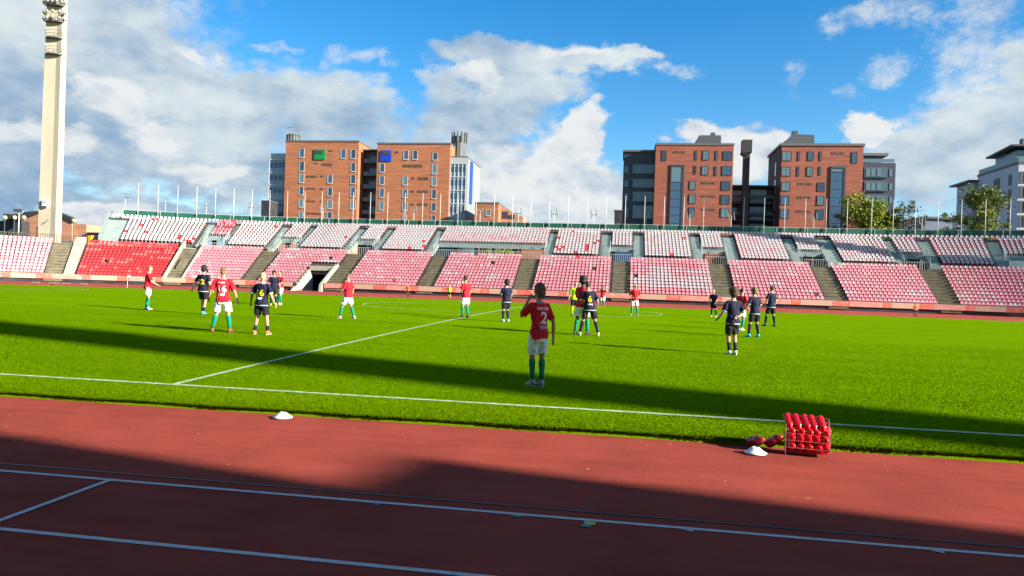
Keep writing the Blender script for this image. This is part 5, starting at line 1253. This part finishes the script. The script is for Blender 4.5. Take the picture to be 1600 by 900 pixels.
person(920, 526, 'person in a navy shirt number 6 with legs spread wide, back to the camera', 1.76, -14, NAVY, BLK, NSOCK, (.55, .55, .35), HB,
       legs=((-.30, .02), (.30, -.02)), arms=(((-.28, .06, 1.14), (-.20, .24, 1.05)), ((.28, .0, 1.14), (.28, .14, .98))), num='6', numcol=GOLD, sub=WHT, trim=NTRIM, side=-.12, hairk='short')
person(941, 481, 'distant person in a red shirt with both hands raised to the head', 1.72, 190, RED, WHT, GRN, (.5, .1, .05), HB,
       legs=((-.16, 0), (.16, 0)), arms=(((-.36, .10, 1.36), (-.12, .12, 1.62)), ((.36, .10, 1.36), (.12, .12, 1.62))))
person(991, 494, 'person in a red shirt with an arm bent across, right of the centre circle middle', 1.75, 175, RED, WHT, GRN, (.3, .3, .3), HBL,
       legs=((-.17, 0), (.17, 0)), arms=(((-.30, -.05, 1.14), (-.14, .13, 1.02)), ((.30, -.05, 1.14), (.16, .14, 1.02))), hairk='crop')
person(1115, 496, 'blond person all in dark navy, bending slightly forward, far right group', 1.62, 215, NAVY, NAVY, NSOCK, (.55, .5, .1), HBL,
       legs=((-.17, 0), (.17, 0)), lean=.14, arms=(((-.27, .05, 1.13), (-.22, .22, .93)), ((.27, .05, 1.13), (.20, .24, .93))), hairk='crop')
person(1143, 556, 'curly-haired person in navy with white boots, nearest of the right group', 1.70, -25, NAVY, BLK, NSOCK, (.72, .66, .62), HB,
       legs=((-.04, .05), (.08, -.05)), arms=(((-.29, .02, 1.12), (-.34, .16, .98)), ((.27, -.10, 1.13), (.06, -.17, 1.04))), hairk='afro', near=True, trim=NTRIM, sockh=.30)
person(1157, 517, 'person in a red shirt partly hidden behind the curly-haired navy one', 1.68, 40, RED, WHT, GRN, (.6, .65, .65), HD, legs=((-.16, .08), (.12, -.1)), hairk='short')
person(1178, 528, 'person with sandy hair in a navy shirt and turquoise boots, arm bent forward', 1.72, -35, NAVY, BLK, NSOCK, (.02, .50, .52), HL,
       legs=((-.22, .04), (.20, 0)), arms=(((-.30, .02, 1.13), (-.36, .18, .95)), ((.28, .0, 1.13), (.18, .16, .96))), lean=.06, trim=NTRIM, hairk='curly')
person(1204, 511, 'rightmost person in a navy shirt, feet apart, dark boots', 1.84, -40, NAVY, BLK, NSOCK, (.05, .05, .06), HB,
       legs=((-.17, .16), (.16, -.08)), arms=(((-.24, .08, 1.14), (-.16, .2, 1.0)), ((.27, -.02, 1.13), (.30, .06, .90))), trim=NTRIM, hairk='short')
person(637, 464, 'ball kid in an orange vest and dark trousers on the far track', 1.68, 180, ORG, BLK, BLK, (.02, .02, .02), HBL)
person(702, 467, 'assistant referee in a yellow shirt, black shorts and yellow socks at the far touchline', 1.82, 180, LIME, BLK, YSOCK, (.02, .02, .02), HL, arms=(((-.30, -.02, 1.15), (-.16, .1, 1.05)), ((.32, -.02, 1.15), (.24, .05, .98))))
person(1430, 495, 'ball kid in a bright orange top on the far track at the right', 1.55, 160, ORG, BLK, BLK, (.02, .02, .02), HB)

# ------------------------------------------------------------------ small things by the near touchline
m_cone = plain('cone_white', (.70, .71, .72), .5)
def cone(x, y, label):
    r = root('marker_cone', label, 'marker cone', (x, y, 0)); n = 28
    mb = MB(); rs = []
    for rad, z in ((.145, .0), (.148, .008), (.118, .018), (.085, .042), (.052, .066), (.028, .074), (.026, .070), (.05, .060), (.115, .010)):
        rs.append([Vector((rad*math.cos(2*math.pi*i/n), rad*math.sin(2*math.pi*i/n), z)) for i in range(n)])
    mb.rings(rs, False); mb.build('disc', m_cone, r, smooth=True); r.scale = (.84, .84, .95)
cone(2.60, -1.55, 'white saucer marker cone alone on the track edge, left of the middle')
cone(8.37, -1.78, 'white saucer marker cone next to the shade-toned red bottles and the rack')
m_bot = mat('bottle_red', (.62, .004, .012), .22, .05, 10, .5); m_cap = plain('cap_red', (.66, .02, .03), .3); m_wire = plain('wire', (.30, .12, .12), .4); m_lab = plain('label_pale', (.66, .40, .40), .4)
bo = MB(); n = 14; bp_ = [(.001, 0), (.040, 0), (.044, .012), (.044, .075), (.040, .085), (.044, .096), (.044, .150), (.036, .172), (.022, .185), (.022, .205), (.012, .214), (.001, .216)]
bo.rings([[Vector((r_*math.cos(2*math.pi*i/n), r_*math.sin(2*math.pi*i/n), z)) for i in range(n)] for r_, z in bp_]); bo_m = bo.mesh('shell', True); bo_m.materials.append(m_bot)
cpm = MB(); cpm.tube([(0, 0, .19), (0, 0, .212), (0, 0, .228)], [.026, .024, .012], 12); cp_m = cpm.mesh('cap', True); cp_m.materials.append(m_cap)
lbm = MB(); lbm.box(-.014, .014, -.047, -.0435, .10, .145); lb_m = lbm.mesh('print'); lb_m.materials.append(m_lab)
RX, RY, RA = 8.945, -1.66, R_(-10)
rack = root('bottle_rack', 'thin red wire rack holding rows of red drinking bottles on the grass edge', 'bottle rack', (RX, RY, 0), RA)
for x in (-.29, .29):
    mb = MB(); mb.tube([(x, -.14, 0), (x, -.14, .30), (x, .16, .50)], .0042, 6); mb.tube([(x, .16, 0), (x, .16, .50)], .0042, 6); mb.tube([(x, -.14, .10), (x, .16, .10)], .0042, 6)
    mb.build('side_frame', m_wire, rack)
for k_, (y, z) in enumerate(((-.14, .10), (-.14, .20), (-.14, .30), (.16, .50), (.0, .12), (.10, .46))):
    mb = MB(); mb.tube([(-.29, y, z), (.29, y, z)], .0042, 6); mb.build('cross_wire', m_wire, rack)
mb = MB(); mb.box(-.28, .28, -.10, .15, .035, .045); mb.box(-.28, .28, .10, .11, .045, .30); mb.build('tray', m_bot, rack)
Mr = Matrix.Translation((RX, RY, 0)) @ Matrix.Rotation(RA, 4, 'Z') @ Matrix.Scale(.79, 4); rack.scale = (.79,)*3
rows = ['top', 'middle', 'bottom']; cols = ['leftmost', 'second from left', 'middle', 'second from right', 'rightmost']
def bottle(p0, dirv, lab, sc=1.15, pr=False):
    r = root('drinking_bottle', lab, 'bottle', (0, 0, 0), 0, 'red bottles in the rack')
    q = Vector(dirv).to_track_quat('Z', 'Y').to_matrix().to_4x4()
    r.matrix_world = Mr @ Matrix.Translation(p0) @ q @ Matrix.Diagonal((sc, sc, sc, 1))
    for nm, me in (('shell', bo_m), ('cap', cp_m), ('print', lb_m)):
        if nm == 'print' and not pr: continue
        o = bpy.data.objects.new(nm, me); COL.objects.link(o); o.parent = r
for ci in range(5):
    x = -.235+ci*.112; j_ = lambda: random.uniform(-.012, .012)
    bottle((x-.055+j_(), .16, .515), (.075+j_(), -.17, -.19), 'red drinking bottle in the top row of the wire rack, %s' % cols[ci], 1.22, ci in (1, 3))
    bottle((x+.03+j_(), -.055, .30), (.03, .17, .04), 'red drinking bottle just under the top row of the wire rack, %s' % cols[ci], 1.2)
    bottle((x+.02+j_(), -.12, .215), (.02, .19, .05+j_()), 'red drinking bottle in the middle row of the wire rack, %s' % cols[ci], 1.2)
    bottle((x+.035+j_(), -.13, .105), (.03, .19, .05+j_()), 'red drinking bottle in the bottom row of the wire rack, %s' % cols[ci], 1.2)
m_bot_shaded = mat('bottle_red_shaded', (.22, .006, .02), .3, .05, 10, .5)  # darker copy of the bottle red, shade put into the colour
for lx, ly, lz, a1, lab in ((8.36, -1.44, .05, 75, 'red bottle toned as in shade, lying on the grass edge behind the white cone'), (8.56, -1.50, .05, 60, 'red bottle toned as in shade, lying between the white cone and the rack')):
    for q in range(1):
        r = root('drinking_bottle', lab, 'bottle', (lx, ly, lz+.01)); r.rotation_euler = (R_(a1), 0, R_(30)); r.scale = (1.25, 1.25, 1.1)
        me = bo_m.copy(); me.materials.clear(); me.materials.append(m_bot_shaded); o = bpy.data.objects.new('shell', me); COL.objects.link(o); o.parent = r
        o = bpy.data.objects.new('cap', cp_m); COL.objects.link(o); o.parent = r
# far side: corner flag, hurdles lying by the bend
r = root('corner_flag', 'thin white corner post at the far left corner of the pitch', 'corner post', (-52.5, 68, .05))
mb = MB(); mb.tube([(0, 0, 0), (0, 0, 1.6)], .03, 6); mb.build('post', m_pole, r); mb = MB(); mb.box(.03, .35, -.008, .008, 1.25, 1.58); mb.build('flag', WHT, r)
hx_ = [(64, 443), (84, 444.5), (97, 444), (110, 445), (133, 446)]
hl = ['leftmost low cream hurdle on the far left bend', 'second low cream hurdle from the left on the far bend', 'middle low cream hurdle on the far bend', 'fourth low cream hurdle from the left on the far bend', 'rightmost low cream hurdle on the far left bend']
for (px, py), lab in zip(hx_, hl):
    d = ray(px, py); t = (.1-CP[2])/d.z; t = min(t, 110); x, y = CP[0]+d.x*t, CP[1]+d.y*t
    rr_ = math.hypot(max(abs(x)-HX, 0), y-34); 
    a_ = math.atan2(abs(x)-HX, y-34); x, y = -(HX+41*math.sin(a_)), 34+41*math.cos(a_)
    r = root('hurdle', lab, 'hurdle', (x, y, 0)); mb = MB(); mb.box(-.55, .55, -.03, .03, .28, .36); mb.build('bar', plain('cream_board', (.42, .34, .22)), r)
    for sx in (-.5, .5): mb = MB(); mb.box(sx-.025, sx+.025, -.025, .025, 0, .28); mb.box(sx-.025, sx+.025, -.3, .3, .0, .04); mb.build('leg', plain('brown_steel', (.10, .07, .05), .6), r)

bpy.context.view_layer.update()
